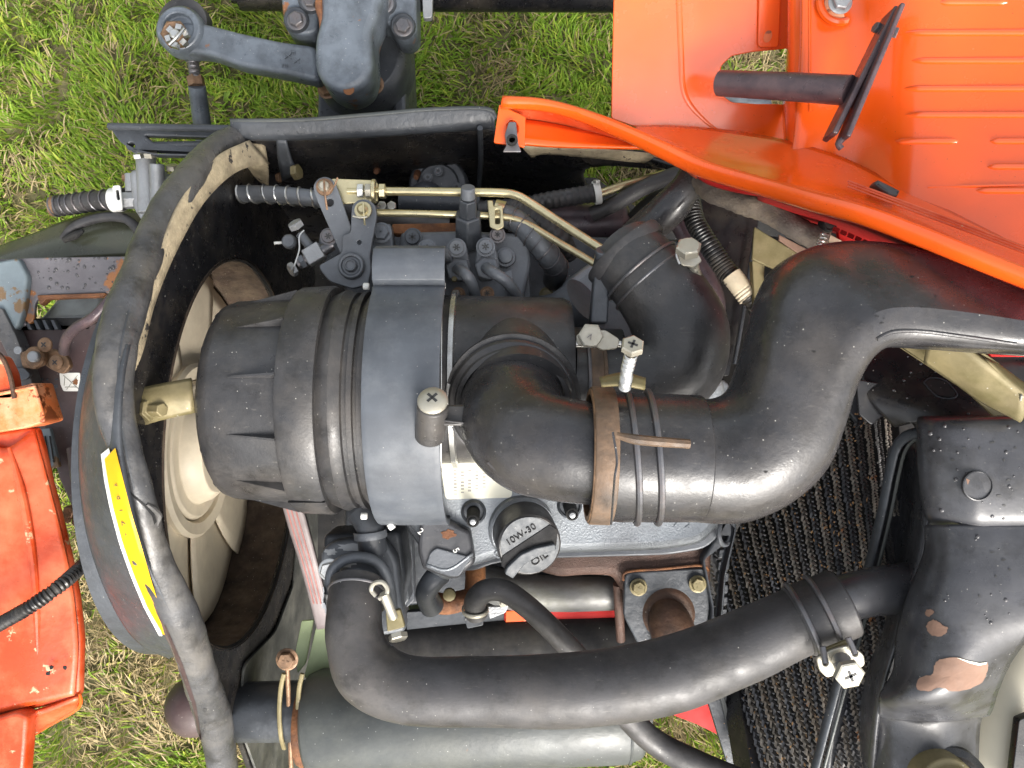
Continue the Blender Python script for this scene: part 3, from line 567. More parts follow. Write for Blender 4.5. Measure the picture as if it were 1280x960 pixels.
# ================================================================ front frame, battery and grille at the left
t = thing("lamp_bowl", "dark maroon bowl bulging out behind the lower seal", "lamp", (235, 885, .95))
MB().lathe(V(240, 885, .98), (-.3, 0, 1), [(-.03, R(38, .95)), (0, R(38, .95)), (.012, R(33, .95)), (.022, R(22, .95)), (.027, R(10, .95)), (.028, 0)], 32).build("bowl", "battery_case", t)
t = thing("bonnet_corner", "glossy greenish black moulded bonnet corner with looped trim beside the lawn", "bonnet corner", (100, 300, 1.))
MB().grid([[(-20, 318, 1.02), (40, 296, 1.01), (90, 276, 1.0), (130, 266, .99), (175, 268, .98), (200, 285, .97)],
           [(-20, 330, 1.0), (40, 312, .99), (90, 300, .98), (130, 292, .97), (175, 290, .96), (200, 300, .95)],
           [(-20, 345, 1.0), (40, 330, .99), (90, 324, .98), (130, 322, .97), (175, 320, .96), (200, 325, .95)]]).build("panel", "green_glass_black", t, solid=.004)
MB().tube([V(80, 298, .97), V(90, 286, .965), V(110, 276, .96), V(135, 271, .955), V(158, 274, .95), V(172, 288, .945), V(176, 306, .94)], R(6, .96), 12).build("loop_trim", "rubber", t)
MB().tube([V(80, 300, .96), V(94, 294, .958), V(104, 288, .957)], [R(4, .96), R(5, .96), R(2, .96)], 10).build("trim_end", "deep_black", t)
t = thing("front_chassis", "blue grey painted front frame with rust patches and an open slot", "chassis", (60, 350, .95))
plate("top_plate", .945, rnd([(-20, 325), (40, 322), (165, 320), (170, 340), (150, 366), (60, 369), (44, 376), (42, 402), (30, 408), (-20, 412)], 5), .006, "frame_paint", t, bev=.0015)
droplets(surf(t.children[0]), 48, 322, 150, 362, 55, 2.6, "droplet", t, .945)
plate("side_band", .935, rnd([(-20, 330), (22, 322), (34, 345), (30, 385), (22, 410), (8, 420), (-20, 400)], 6), .012, "frame_blue", t, bev=.003)
plate("slot_edge", .942, rnd([(46, 369), (132, 366), (128, 371), (58, 374), (50, 382)], 2), .012, "rust", t)
MB().grid([[(52, 398, .96), (80, 372, 1.0), (130, 370, 1.0)], [(44, 402, .96), (80, 400, .98), (125, 398, .98)]]).build("heat_sheet", "cast_aluminium", t, solid=.002)
plate("inner_edge", .955, rnd([(22, 398), (115, 397), (112, 412), (18, 414)], 2), .03, "deep_black", t)
for k in range(4): plate("rib", .945, [(30 + k * 11, 400), (34 + k * 11, 400), (40 + k * 11, 412), (35 + k * 11, 412)], .01, "dark_grey_paint", t)
wd = plate("side_seal", .93, rnd([(-12, 385), (2, 385), (20, 420), (38, 470), (46, 505), (36, 505), (22, 470), (-12, 400)], 3), .02, "seal_rubber", t)
t = thing("battery", "dusty maroon battery case with warning label and rusty terminals", "battery", (70, 500, .95))
plate("case", .955, rnd([(14, 405), (125, 403), (125, 640), (92, 640), (74, 600), (62, 560), (44, 500), (26, 440)], 5), .16, "battery_case", t, bev=.003)
pb = P(.955)
bl_ = plate("warning_label", pb, rnd([(75, 466), (101, 466), (100, 489), (80, 489), (76, 480)], 2), .0006, "white_print", t, lift=.0012, bev=.0001)
for a, b in (((80, 469), (99, 486)), ((98, 469), (84, 487)), ((82, 470), (81, 482)), ((82, 484), (97, 484))):
    MB().tube([pb.at(*a) + Vector((0, 0, .0014)), pb.at(*b) + Vector((0, 0, .0014))], .0005, 5, smooth=False).build("ink_line", "grey_ink", bl_)
decal_ = plate("ink_spot", pb, splat(95, 477, 4), .0004, "rust", bl_, lift=.0017, bev=.0001)
for k in range(11):
    x, y = 52 + (k % 3) * 9 + random.uniform(-2, 2), 474 + (k // 3) * 9; MB().box(pb.at(x, y), (random.uniform(.0008, .003), .0004, 0), (-.0002, random.uniform(.0006, .002), 0), (0, 0, .0006)).build("embossed_mark", "dark_grey_paint", t)
plate("terminal_strip", .925, rnd([(24, 442), (40, 434), (66, 436), (84, 446), (88, 458), (78, 468), (64, 462), (50, 452), (44, 462), (28, 460)], 4), .008, "rusty_bolt", t, bev=.001)
MB().lathe(V(43, 446, .915), (0, 0, 1), [(-.008, R(13, .92)), (0, R(13, .92)), (.002, R(11, .92))], 24).build("terminal_clamp", "rusty_bolt", t)
MB().lathe(V(44, 446, .91), (0, 0, 1), [(0, R(7, .9)), (.005, R(7, .9)), (.006, R(5.5, .9)), (.006, 0)], 20).build("terminal_post", "cast_aluminium", t)
MB().lathe(V(24, 438, .91), (0, 0, 1), [(0, R(5, .9)), (.003, R(5, .9))], 14).build("terminal_post", "cast_aluminium", t)
bolt(t, 57, 431, .912, 9, "rusty_bolt", "pan"); bolt(t, 71, 453, .91, 9, "rusty_bolt", "pan")
MB().tube([V(80, 440, .90), V(83, 424, .885), V(95, 410, .87), V(118, 396, .86), V(140, 372, .86)], R(6.5, .89), 16).build("earth_cable", "rod_purple", t)
plate("flat_hook", .92, rnd([(14, 458), (30, 460), (38, 468), (34, 474), (20, 476), (14, 470)], 3), .006, "dark_grey_paint", t)
t = thing("grille_hinge", "rusty brown hinge bolts between the grille and the fan guard", "hinge", (90, 640, .9))
for x, y, r in ((88, 640, 9), (98, 652, 8), (84, 648, 6)): bolt(t, x, y, .90, r, "rusty_bolt", "hex")
MB().lathe(V(98, 624, .90), (0, 0, 1), [(-.02, R(9, .9)), (0, R(9, .9)), (.003, R(7, .9))], 20).build("knob", "axle_grey", t)
MB().tube([V(92, 560, .93), V(100, 620, .92), V(105, 665, .92), V(112, 700, .93)], R(8, .92), 12).build("hinge_pipe", "battery_case", t)
plate("grey_tab", .94, rnd([(38, 538), (62, 535), (74, 584), (54, 586)], 2), .006, "frame_blue", t)
for x in (48, 55, 61): plate("tab_slot", .938, [(x, 545), (x + 2, 545), (x + 7, 578), (x + 5, 578)], .001, "deep_black", t)
t = thing("front_grille", "weathered orange front grille guard with chipped paint at the left edge", "grille guard", (40, 700, .85))
plate("main_panel", .84, rnd([(-30, 545), (44, 534), (52, 560), (62, 605), (74, 650), (86, 700), (95, 745), (101, 800), (99, 868), (95, 874), (30, 890), (-30, 905)], 6), .012, "worn_orange", t, holes=[circ(-2, 826, 6, 20, 21)], bev=.003)
MB().grid([[(-30, 545, .838), (8, 560, .834), (44, 536, .840)], [(-30, 700, .835), (24, 700, .826), (85, 700, .837)], [(-30, 800, .835), (30, 800, .828), (98, 800, .837)], [(-30, 898, .838), (20, 885, .832), (94, 868, .838)]], 10, 10).build("raised_panel", "worn_orange", t, solid=.003)
MB().tube([V(12, 560, .832), V(28, 620, .826), (V(40, 690, .824)), V(46, 760, .826), V(48, 830, .83)], [.002, .004, .004, .004, .002], 10).build("pressed_crease", "worn_orange", t)
plate("upper_box", .825, rnd([(-30, 492), (30, 482), (42, 478), (50, 505), (57, 527), (30, 535), (-30, 545)], 4), .035, "faded_orange", t, bev=.0015)
plate("under_shelf", .97, [(-30, 395), (34, 395), (60, 470), (60, 560), (-30, 560)], .01, "battery_case", t)
MB().tube([V(-10, 494, .823), V(44, 484, .823), V(54, 520, .823)], R(2.4, .8), 8, smooth=False).build("box_rim", "faded_orange", t)
plate("corner_cap", .825, rnd([(-30, 438), (0, 446), (10, 466), (16, 498), (-30, 500)], 4), .02, "worn_orange", t, bev=.001)
MB().tube([V(-12, 436, .822), V(2, 446, .822), V(12, 468, .822), V(18, 498, .822)], R(3, .82), 8).build("cap_rim", "dark_rust", t)
MB().grid([[(30, 890, .838), (60, 882, .838), (98, 868, .838)], [(30, 922, .87), (60, 905, .87), (96, 882, .86)]], 5, 4).build("lower_flange", "worn_orange", t, solid=.004)
MB().tube([V(32, 924, .868), V(60, 907, .868), V(98, 884, .858), V(98, 866, .84)], R(2.5, .86), 8).build("flange_edge", "orange_paint", t)
plate("lower_panel", .82, rnd([(-30, 905), (20, 890), (34, 896), (32, 930), (26, 1000), (-30, 1000)], 6), .02, "worn_orange", t, bev=.004)
for x, y, r in ((64, 834, 3), (60, 842, 3), (81, 835, 3)): plate("rust_hole", .823, splat(x, y, r), .001, "deep_black", t)
t = thing("corrugated_conduit", "black corrugated conduit crossing the orange grille guard", "conduit", (60, 740, .78))
cr = lambda s, a: 1 + .10 * (1 if math.sin(s * 2 * math.pi / .0042) > -.2 else -1)
MB().tube([V(-40, 802, .80), V(0, 780, .79), (V(40, 757, .785)), V(80, 728, .80), V(115, 696, .85)], R(8.5, .79), 16, 26, fn=cr).build("conduit", "conduit", t)
# ================================================================ air cleaner canister
t = thing("air_cleaner", "large black ribbed air cleaner canister lying across the engine", "air cleaner", (450, 500, .73))
AY, AD = R(-20, .73), .73; AX = Vector((0, AY, HC - AD)); X1 = Vector((1, 0, 0))
cap = MB().lathe(AX, X1, [(-.259, 0), (-.259, .072), (-.2575, .080), (-.253, .0865), (-.245, .0895), (-.186, .0938)], 72).build("end_cap", "black_plastic", t)
MB().lathe(AX, X1, [(-.188, .088), (-.188, .1005), (-.185, .102), (-.160, .1035), (-.157, .102), (-.157, .088)], 72, close=False).build("lock_ring", "black_plastic", t)
MB().lathe(AX, X1, [(-.158, .095), (-.150, .0985), (-.146, .1000), (-.142, .0975), (-.137, .0975), (-.136, .0945), (-.132, .0945), (-.1315, .0985), (-.1275, .0985), (-.127, .0935), (-.124, .0935), (-.1235, .0975), (-.1195, .0975), (-.119, .092), (-.116, .092), (-.1155, .0955), (-.112, .0955), (-.1115, .091), (-.09, .091)], 72, close=False).build("ribbed_collar", "black_plastic", t)
for k in range(12):
    a = rad(15 + 30 * k + 2); u = Vector((0, math.cos(a), math.sin(a))); v = X1.cross(u) * .0016
    A, B, D_ = AX + X1 * -.234 + u * .0895, AX + X1 * -.188 + u * .0930, AX + X1 * -.188 + u * .1015
    MB().add([A - v * .4, A + v * .4, B - v, B + v, D_ + v * .6, D_ - v * .6], [(0, 1, 3, 2), (2, 3, 4, 5), (0, 2, 5), (1, 4, 3), (0, 5, 4, 1)]).build("rib", "black_plastic", t)
    MB().lathe(AX + X1 * -.252 + Vector((0, math.cos(a + .2), math.sin(a + .2))) * .082, Vector((-.7, math.cos(a + .2) * .7, math.sin(a + .2) * .7)), [(-.004, .006), (.0025, .005), (.004, .002), (.0042, 0)], 14).build("lug", "black_plastic", t)
MB().box(AX + X1 * -.172 + Vector((0, math.cos(2.52), math.sin(2.52))) * .1032, X1 * .0155, (0, -.0004, .0006), (0, math.cos(2.52) * .0006, math.sin(2.52) * .0006)).build("ring_seam", "deep_black", t)
BX = Vector((0, R(6, .73), HC - .735))
MB().lathe(BX, X1, [(-.095, .078), (-.04, .0765), (.046, .0745), (.053, .071), (.054, .05), (.056, .048), (.10, .046)], 64).build("canister", "black_plastic", t)
MB().lathe(BX, X1, [(-.053, .0775), (-.053, .0815), (-.049, .0815), (-.048, .0775)], 64, close=False).build("bead", "steel", t)
# outlet hump, flange, elbow
MB().tube([V(640, 440, .712), V(645, 470, .68), V(648, 500, .65)], [.040, .044, .044], 40).build("outlet_hump", "black_plastic", t)
t = thing("air_cleaner_strap", "wide blue grey rubber strap band wrapped over the black canister", "strap band", (500, 490, .62))
prof = [(-.118, .86), (-.1195, .80), (-.118, .745)] + [(AY - math.cos(a) * .1075, AD - math.sin(a) * .1085) for a in [rad(x) for x in range(0, 150, 10)]]
prof += [(AY + .098, AD - .052), (AY + .104, AD - .060), (AY + .120, AD - .058), (AY + .128, AD - .045), (AY + .130, AD + .02), (AY + .130, AD + .10)]
rows = [[Vector((x, y, HC - d)) for y, d in prof] for x in (-.1165, -.1015, -.0865, -.0715, -.0565)]
rows = [[p + Vector((0, 0, -.0012)) if i in (0, 4) else p for p in r] for i, r in enumerate(rows)]
MB().grid(rows, 2, 3).build("band", "strap_rubber", t, solid=.005, ang=50, bevel=.0008)
for x, y in ((458, 358), (553, 357), (553, 645), (455, 645)): MB().tube([V(x - 4, y, .70), V(x + 4, y, .70)], R(4.5, .7), 14, smooth=False).build("wire_end", "white_plastic", t, bevel=.001)
wire("wire_edge", [(549, 360, .68), (548, 440, .635), (548, 500, .628), (547, 570, .64), (550, 640, .70)], 1.6, "dark_steel", t)
wire("wire_edge", [(552, 372, .68), (551.5, 440, .645), (551.5, 500, .64), (551, 570, .65), (553, 640, .70)], 1.2, "steel", t)
# ---------------------------------------------------------------- elbow and coupling
t = thing("intake_elbow", "black plastic intake elbow with flanged base and screw boss on the canister", "elbow pipe", (660, 545, .62))
MB().tube([V(642, 492, .70), V(640, 507, .655), V(643, 530, .620), V(662, 550, .597), V(695, 560, .588), V(735, 566, .585), V(765, 568, .585)], [.043, .043, .0415, .0400, .0385, .0375, .0375], 48, 8).build("elbow", "duct_plastic", t)
fa = (V(643, 520, .62) - V(641, 498, .665)).normalized()
MB().lathe(V(641, 503, .655), fa, [(-.004, .044), (-.004, .0515), (.0, .053), (.004, .0515), (.006, .0475), (.009, .0465), (.011, .043)], 56, close=False).build("base_flange", "black_plastic", t, bevel=.0006)
MB().lathe(V(641, 499, .662), fa, [(-.004, .046), (-.003, .0560), (.003, .0560), (.004, .046)], 56, close=False).build("base_ring", "black_plastic", t)
MB().box(V(638, 456, .643), (.011, 0, 0), (0, .003, -.001), (0, 0, .003)).build("ring_notch", "deep_black", t, bevel=.001)
MB().tube([V(610, 578, .575), V(640, 602, .572), V(680, 610, .568), V(738, 612, .568)], .0012, 8).build("mould_line", "duct_plastic", t)
MB().tube([V(541, 506, .603), V(537, 547, .625)], [R(20, .6), R(19, .625)], 28, smooth=False).build("screw_boss", "black_plastic", t, bevel=.002)
MB().box(V(566, 519, .615), (R(22, .61), 0, 0), (0, R(13, .61), -.003), (0, 0, .005)).build("boss_arm", "black_plastic", t, bevel=.002)
MB().box(V(566, 527, .606), (R(14, .61), -.001, 0), (0, R(1.3, .61), 0), (0, 0, .002)).build("boss_rib", "duct_plastic", t, bevel=.0005)
bolt(t, 541, 502, .598, 19, "pale_zinc", "pan", ax=(0, .55, .83), rot=.2, name="screw")
MB().box(V(543, 556, .63), (R(7, .6), 0, 0), (0, R(2, .6), 0), (0, 0, .002)).build("screw_tip", "zinc", t)
t = thing("intake_coupling", "black rubber coupling sleeve with rusty band between elbow and intake duct", "coupling", (800, 570, .585))
c0, c1 = V(735, 568, .585), V(872, 572, .585); cx = (c1 - c0).normalized()
MB().tube([V(742, 569, .585), V(766, 570, .585), V(778, 571, .585), V(875, 573, .585)], [R(80, .585), R(81, .585), R(81, .585), R(79, .585)], 56, smooth=False).build("sleeve", "duct_plastic", t, bevel=.001)
hoop("rusty_band", V(750, 569, .585), cx, R(80, .585), .0035, "clamp_rust", t, wide=.016, seg=64)
hoop("band_edge", V(738, 569, .585), cx, R(76, .585), .0045, "rusty_bolt", t, wide=.004, seg=64)
for k, x in enumerate((789, 815)):
    hoop("clamp_wire", V(x, 571, .585), (cx + Vector((0, .10, .05))), R(82.5, .585), R(4, .585), "dark_steel", t, seg=64)
pl_ = V(0, 0, .5)
MB().tube([V(771, 544, .502), V(800, 550, .498), V(862, 555, .500)], [R(4, .5), R(6.5, .5), R(6, .5)], 8).build("clip_bar", "clamp_rust", t)
MB().tube([V(766, 540, .503), V(771, 575, .503), V(768, 600, .505), V(764, 655, .54)], R(1.6, .5), 6).build("torn_edge", "duct_plastic", t)
MB().grid([[(750, 474, .565), (778, 468, .56), (806, 474, .562)], [(752, 484, .556), (778, 483, .552), (805, 488, .556)]], 6, 3).build("clamp_plate", "olive_zinc", t, solid=.002)
MB().tube([V(781, 484, .552), V(784, 462, .535), V(789, 442, .52)], R(8, .535), 16, 40, fn=lambda s, a: 1 + .07 * math.sin(s * 4200), smooth=False).build("clamp_screw", "steel", t)
bolt(t, 790, 436, .515, 15, "pale_zinc", "hexnx", ax=(V(789, 442, .52) - V(781, 484, .552)), name="clamp_bolt", hs=.8)
# ---------------------------------------------------------------- main duct
t = thing("intake_duct", "big moulded black intake duct curving to the right edge with orange reflections", "duct", (1000, 480, .58))
secs = [((868, 499), (868, 652), .585, .044, 2.0), ((895, 497), (898, 654), .585, .044, 2.0), ((914, 484), (936, 650), .583, .044, 2.1), ((928, 448), (985, 626), .580, .044, 2.3), ((940, 408), (1024, 586), .577, .043, 2.6),
        ((952, 366), (1043, 535), .574, .042, 2.9), ((975, 330), (1057, 485), .571, .041, 3.2), ((1018, 309), (1076, 449), .568, .037, 4.2), ((1085, 307), (1106, 434), .566, .033, 5), ((1170, 322), (1168, 436), .564, .031, 5.), ((1240, 343), (1238, 441), .562, .030, 5.), ((1330, 372), (1330, 447), .56, .030, 5.)]
vs = []; S = 72
def lerp_secs(secs, k):
    out = []
    arr = np.array([[*a, *b, d, h, e] for a, b, d, h, e in secs], float); n = len(arr)
    for i in range(n - 1):
        a, b, c, e = arr[max(i - 1, 0)], arr[i], arr[i + 1], arr[min(i + 2, n - 1)]
        for j in range(k):
            q = j / k; out.append(.5 * ((2 * b) + (c - a) * q + (2 * a - 5 * b + 4 * c - e) * q * q + (3 * b - 3 * c + e - a) * q ** 3))
    return out + [arr[-1]]
L_ = lerp_secs(secs, 6)
for q in L_:
    dl = min(1, max(0, (q[0] - 935) / 90)) * .052
    A, B = V(q[0], q[1], q[4] + dl), V(q[2], q[3], q[4]); A.z = B.z; c_, hv = (A + B) / 2, (A - B) / 2; e = 2 / q[6]
    for k in range(S):
        a = 2 * math.pi * k / S; ca, sa = math.cos(a), math.sin(a); u_ = math.copysign(abs(ca) ** e, ca)
        vs.append(c_ + hv * u_ + Vector((0, 0, 1)) * (q[5] * math.copysign(abs(sa) ** e, sa) - dl * max(0, (u_ + .3) / 1.3)))
du = MB().add(vs, [(i * S + k, i * S + (k + 1) % S, (i + 1) * S + (k + 1) % S, (i + 1) * S + k) for i in range(len(L_) - 1) for k in range(S)]).build("duct", "duct_plastic", t)
seam = [V(q[2] + (q[0] - q[2]) * .03, q[3] + (q[1] - q[3]) * .03, q[4]) for q in L_]
MB().tube([p + Vector((0, 0, -.004)) for p in seam[2:]], .0016, 8, smooth=False).build("mould_seam", "seam_dust", t)
bd = surf(du)
MB().tube([on(bd, 872, 505, 0), on(bd, 879, 540, 0), on(bd, 881, 580, 0), on(bd, 878, 620, 0), on(bd, 873, 645, 0)], .0015, 8).build("spigot_edge", "duct_plastic", t)
MB().tube([on(bd, 1096, 424, 0, .6), on(bd, 1115, 415, 0, .6), on(bd, 1150, 414, 0, .6), on(bd, 1200, 420, 0, .6), on(bd, 1270, 430, 0, .6)], .0014, 8).build("lower_seam", "duct_plastic", t)
for x, y in ((1096, 395), (1105, 398), (1102, 404), (1153, 384), (1018, 440), (1190, 352), (1140, 345), (1170, 370), (900, 560), (958, 590)):
    decal("scratch", bd, splat(x, y, random.uniform(1.5, 3.2), 8, .6, 1.2), "deep_black", t, .0005, 1)

# ---------------------------------------------------------------- second black elbow to the manifold
t = thing("manifold_elbow", "fat black rubber elbow hose curling under the intake duct", "elbow hose", (850, 420, .70))
kp = [V(716, 478, .705), V(760, 481, .705), V(806, 478, .705), (V(843, 455, .702)), V(850, 415, .70), V(828, 370, .70), V(798, 335, .705), V(782, 318, .715)]
MB().tube(kp, [R(50, .7), R(52, .7), R(57, .7), R(60, .7), R(60, .7), R(55, .7), R(50, .7), R(49, .71)], 48, 8).build("hose", "black_plastic", t)
ax_ = (kp[6] - kp[5]).normalized()
for f, q in ((.25, 51), (.75, 51)):
    hoop("clamp_wire", kp[5].lerp(kp[6], .35 + f * .7), ax_, R(q + 1.5, .7), R(2, .7), "dark_steel", t, seg=56)
hoop("hose_lip", kp[7], ax_, R(48, .71), .005, "rubber", t, wide=.012, seg=56)
for x in (733, 752): hoop("clamp_wire", V(x, 479, .705), X1, R(53, .7), R(2.5, .7), "dark_steel" if x == 733 else "clamp_rust", t, seg=56)
hoop("rusty_band", V(742, 479, .705), X1, R(51, .7), .002, "clamp_rust", t, wide=.012, seg=56)
MB().tube([V(720, 430, .66), V(776, 430, .66)], R(5, .66), 12, smooth=False).build("clamp_bar", "steel", t)
plate("clamp_saddle", .655, rnd([(720, 418), (756, 412), (775, 424), (772, 436), (752, 438), (740, 430), (722, 432)], 4), .005, "pale_zinc", t)
bolt(t, 738, 420, .65, 16, "pale_zinc", "hexn", hs=.7, name="clamp_bolt", rot=.2); text("V", P(.6425), 738, 420, 7, 150, "dark_steel", t, depth=.0008)
bolt(t, 860, 315, .66, 16, "pale_zinc", "hexn", ax=(-.1, .6, .8), name="clamp_bolt", hs=.9)
MB().tube([V(866, 330, .67), V(876, 362, .70), V(884, 378, .72)], R(6.5, .69), 14, 30, fn=lambda s, a: 1 + .07 * math.sin(s * 4200), smooth=False).build("clamp_screw", "pale_zinc", t)
plate("clamp_saddle", .668, rnd([(848, 318), (874, 318), (878, 326), (868, 334), (852, 332)], 3), .006, "pale_zinc", t)
wire("clamp_loop", [(850, 330, .67), (846, 318, .67), (852, 310, .67), (862, 335, .68), (878, 360, .69)], 2.5, "steel", t)
# ================================================================ engine block, valve cover, manifold
t = thing("engine_block", "dark grey engine block filling the bay beneath the canister and pipes", "engine", (640, 500, 1.))
plate("block", .86, rnd([(430, 285), (880, 300), (885, 700), (500, 760), (430, 720)], 10), .3, "dark_grey_paint", t, bev=.004)
plate("bay_dark_fill", 1.22, [(330, 215), (745, 222), (800, 262), (900, 235), (1400, 300), (1400, 1000), (960, 1000), (925, 885), (760, 860), (700, 880), (400, 890), (330, 880)], .02, "deep_black", t)  # added black sheet: stands in for the dark depth of the bay
plate("manifold_casting", .80, rnd([(700, 355), (745, 322), (830, 330), (850, 470), (700, 480)], 14), .05, "cover_grey", t, bev=.008)
MB().tube([V(660, 400, .84), V(700, 395, .80), V(730, 375, .78)], R(30, .8), 24).build("manifold_port", "engine_grey", t)
plate("post", .70, rnd([(746, 312), (764, 312), (760, 404), (738, 404)], 4), .02, "dark_grey_paint", t, bev=.002)
MB().tube([V(755, 322, .695), V(755, 312, .69)], R(11, .69), 18, smooth=False).build("post_cap", "dark_grey_paint", t, bevel=.001)
MB().lathe(V(700, 360, .88), (0, 0, 1), [(0, R(34, .88)), (.01, R(32, .88)), (.012, R(26, .88)), (.004, R(24, .88)), (.004, 0)], 36).build("core_plug", "dark_grey_paint", t)
t = thing("valve_cover", "speckled metallic grey valve cover with studs under the intake elbow", "engine cover", (720, 640, .76))
vp = rnd([(506, 470), (908, 470), (914, 600), (908, 650), (880, 682), (830, 690), (690, 694), (620, 700), (590, 712), (540, 700), (506, 650)], 14)
vc = plate("cover", .735, vp, .06, "cover_grey", t, bev=.010)
plate("cover_lip", .775, [(x + (4 if x > 700 else -2), y + 4) for x, y in vp], .012, "engine_grey", t, bev=.002)
plate("canister_shield", .728, rnd([(552, 500), (566, 500), (572, 572), (552, 574)], 2), .004, "engine_grey", t)
for x, y in ((592, 640), (712, 632)):
    MB().lathe(V(x, y, .735), (0, 0, 1), [(0, R(16, .73)), (.002, R(15.5, .73)), (.004, R(13, .73)), (.001, R(12, .73)), (.001, 0)], 28).build("stud_washer", "dark_grey_paint", t)
    MB().lathe(V(x, y, .735), (.02, -.16, 1), [(0, R(8.5, .73)), (.026, R(8, .71)), (.027, R(6, .71)), (.024, R(5, .71)), (.024, 0)], 20).build("stud", "deep_black", t)
    MB().lathe(V(x, y, .735) + Vector((.0005, -.0042, .0255)), (.02, -.16, 1), [(0, R(4.6, .73)), (.003, R(3.5, .73)), (.004, 0)], 16).build("stud_tip", "cast_aluminium", t)
lp_ = P(.7342)
lp = plate("information_label", .735, rnd([(550, 576), (640, 574), (640, 622), (557, 624)], 5), .0005, "cream_label", t, lift=.0008, bev=.0001)
for k in range(5):
    for j in range(9 - k): MB().box(lp_.at(569 + 9 * k, 584 + 4.2 * j + 2 * k), (R(2, .73), 0, 0), (0, R(random.uniform(.4, 1.3), .73), 0), (0, 0, .0001)).build("print_mark", "grey_ink", lp)
MB().lathe(V(716, 500, .735), (0, 0, 1), [(0, .02), (.003, .018)], 20).build("boss", "engine_grey", t)
for s_, x, y in (("C", 622, 693), ("7", 845, 655), ("2", 860, 656)): text(s_, P(.735), x, y, 9, -20, "cover_grey", t, depth=.0016, name="casting_mark")
# oil cap
t = thing("oil_cap", "black round oil filler cap with raised OIL 10W-30 lettering and a grip bar", "oil cap", (657, 675, .72))
o0, o1 = V(653, 660, .742), V(662, 682, .702); ao = (o1 - o0).normalized(); ln = (o1 - o0).length
MB().lathe(o0, ao, [(-.004, R(44, .74)), (.006, R(43, .74)), (.008, R(40, .74))], 48).build("neck", "cover_grey", t)
MB().lathe(o0, ao, [(0, R(39, .74)), (ln - .006, R(40, .72)), (ln - .0015, R(40, .705)), (ln, R(38, .70))], 56).build("cap", "black_plastic", t)
fp = Pl(.7); fp.o = o1.copy(); fp.n = ao; fp.u = (X1 - ao * ao.x).normalized(); fp.v = ao.cross(fp.u)
wf_ = plate("worn_face", fp, circ(662, 681, 36.5, 40, 35), .001, "cap_grey", t, lift=.0006, bev=.0002)
plate("grip_recess", fp, rnd([(628, 694), (687, 655), (697, 662), (695, 682), (672, 686), (650, 700), (637, 716), (626, 706)], 2), .0015, "deep_black", t, lift=.0015, bev=.0004)
plate("grip_bar", fp, rnd([(633, 706), (650, 690), (668, 682), (692, 677), (694, 684), (668, 694), (655, 702), (640, 720), (630, 714)], 2), .006, "cap_grey", t, lift=.006, bev=.001)
text("10W-30", fp, 651, 668, 8, 31, "deep_black", wf_, depth=.0012, lift=.0010, sx=1.05); text("OIL", fp, 674, 698, 8.5, 33, "deep_black", wf_, depth=.0012, lift=.0010, sx=1.15)
# exhaust
t = thing("exhaust_manifold", "rusty brown exhaust manifold with square bolted flange below the valve cover", "exhaust manifold", (800, 720, .82))
plate("casting", .79, rnd([(640, 680), (892, 672), (890, 745), (776, 742), (768, 722), (735, 721), (700, 724), (672, 716), (650, 700)], 10), .05, "manifold_rust", t, bev=.010)
MB().tube([V(772, 730, .80), V(776, 800, .83)], R(6, .8), 16).build("riser", "manifold_rust", t)
plate("flange", .782, rnd([(781, 716), (884, 710), (888, 760), (880, 812), (804, 818), (779, 770)], 8), .008, "dark_grey_paint", t, bev=.0015)
MB().tube([V(779, 726, .783), V(784, 715, .783), V(830, 711, .783), V(876, 707, .783), V(886, 714, .783)], R(1.6, .8), 8).build("gasket_edge", "rust", t)
MB().lathe(V(836, 768, .782), (0, 0, 1), [(0, R(33, .78)), (.002, R(30, .78)), (.003, R(27, .78)), (.003, 0)], 36).build("weld_ring", "dark_rust", t)
MB().tube([V(833, 762, .79), V(834, 768, .783), V(837, 778, .776), V(844, 800, .775), V(856, 860, .80)], [R(14, .78), R(24, .78), R(27, .78), R(28, .78), R(29, .80)], 32).build("down_pipe", "dark_rust", t)
bolt(t, 798, 734, .779, 11, "olive_zinc", "hex"); bolt(t, 872, 730, .779, 11, "olive_zinc", "hex")
plate("end_bracket", .775, rnd([(878, 700), (896, 672), (908, 640), (920, 640), (921, 664), (908, 720), (904, 770), (895, 830), (886, 830), (890, 760)], 4), .02, "dark_grey_paint", t, holes=[circ(906, 664, 5, 16, 13)], bev=.002)
hoop("lifting_eye", V(907, 664, .775), (1, 0, .9), R(17, .775), .0022, "engine_grey", t)
t = thing("heat_tube", "dull silver tube running level below the oil cap", "tube", (680, 738, .86))
MB().tube([V(596, 722, .86), V(640, 738, .85), V(700, 742, .845), V(774, 741, .845)], [R(20, .86), R(24, .85), R(22, .85), R(21, .85)], 28).build("tube", "heat_silver", t)
t = thing("red_side_panel", "bright red painted panel glimpsed low behind the black cylinder", "panel", (700, 768, .95))
plate("panel", .854, [(630, 758), (790, 750), (790, 775), (630, 780)], .01, "red_paint", t)
plate("panel_corner", 1.0, [(790, 880), (880, 855), (905, 850), (925, 932), (870, 905), (815, 884)], .01, "red_paint", t)
plate("panel_slip", .85, [(632, 764), (672, 760), (672, 776), (632, 778)], .008, "orange_paint", t)
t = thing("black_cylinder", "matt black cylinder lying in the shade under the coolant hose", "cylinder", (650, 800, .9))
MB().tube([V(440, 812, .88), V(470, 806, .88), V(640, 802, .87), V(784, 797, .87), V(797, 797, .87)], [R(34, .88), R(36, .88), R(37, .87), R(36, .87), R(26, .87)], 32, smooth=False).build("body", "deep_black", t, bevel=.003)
t = thing("muffler", "pale grey painted muffler cylinder low beside the lawn with rusty collar", "muffler", (600, 895, .88))
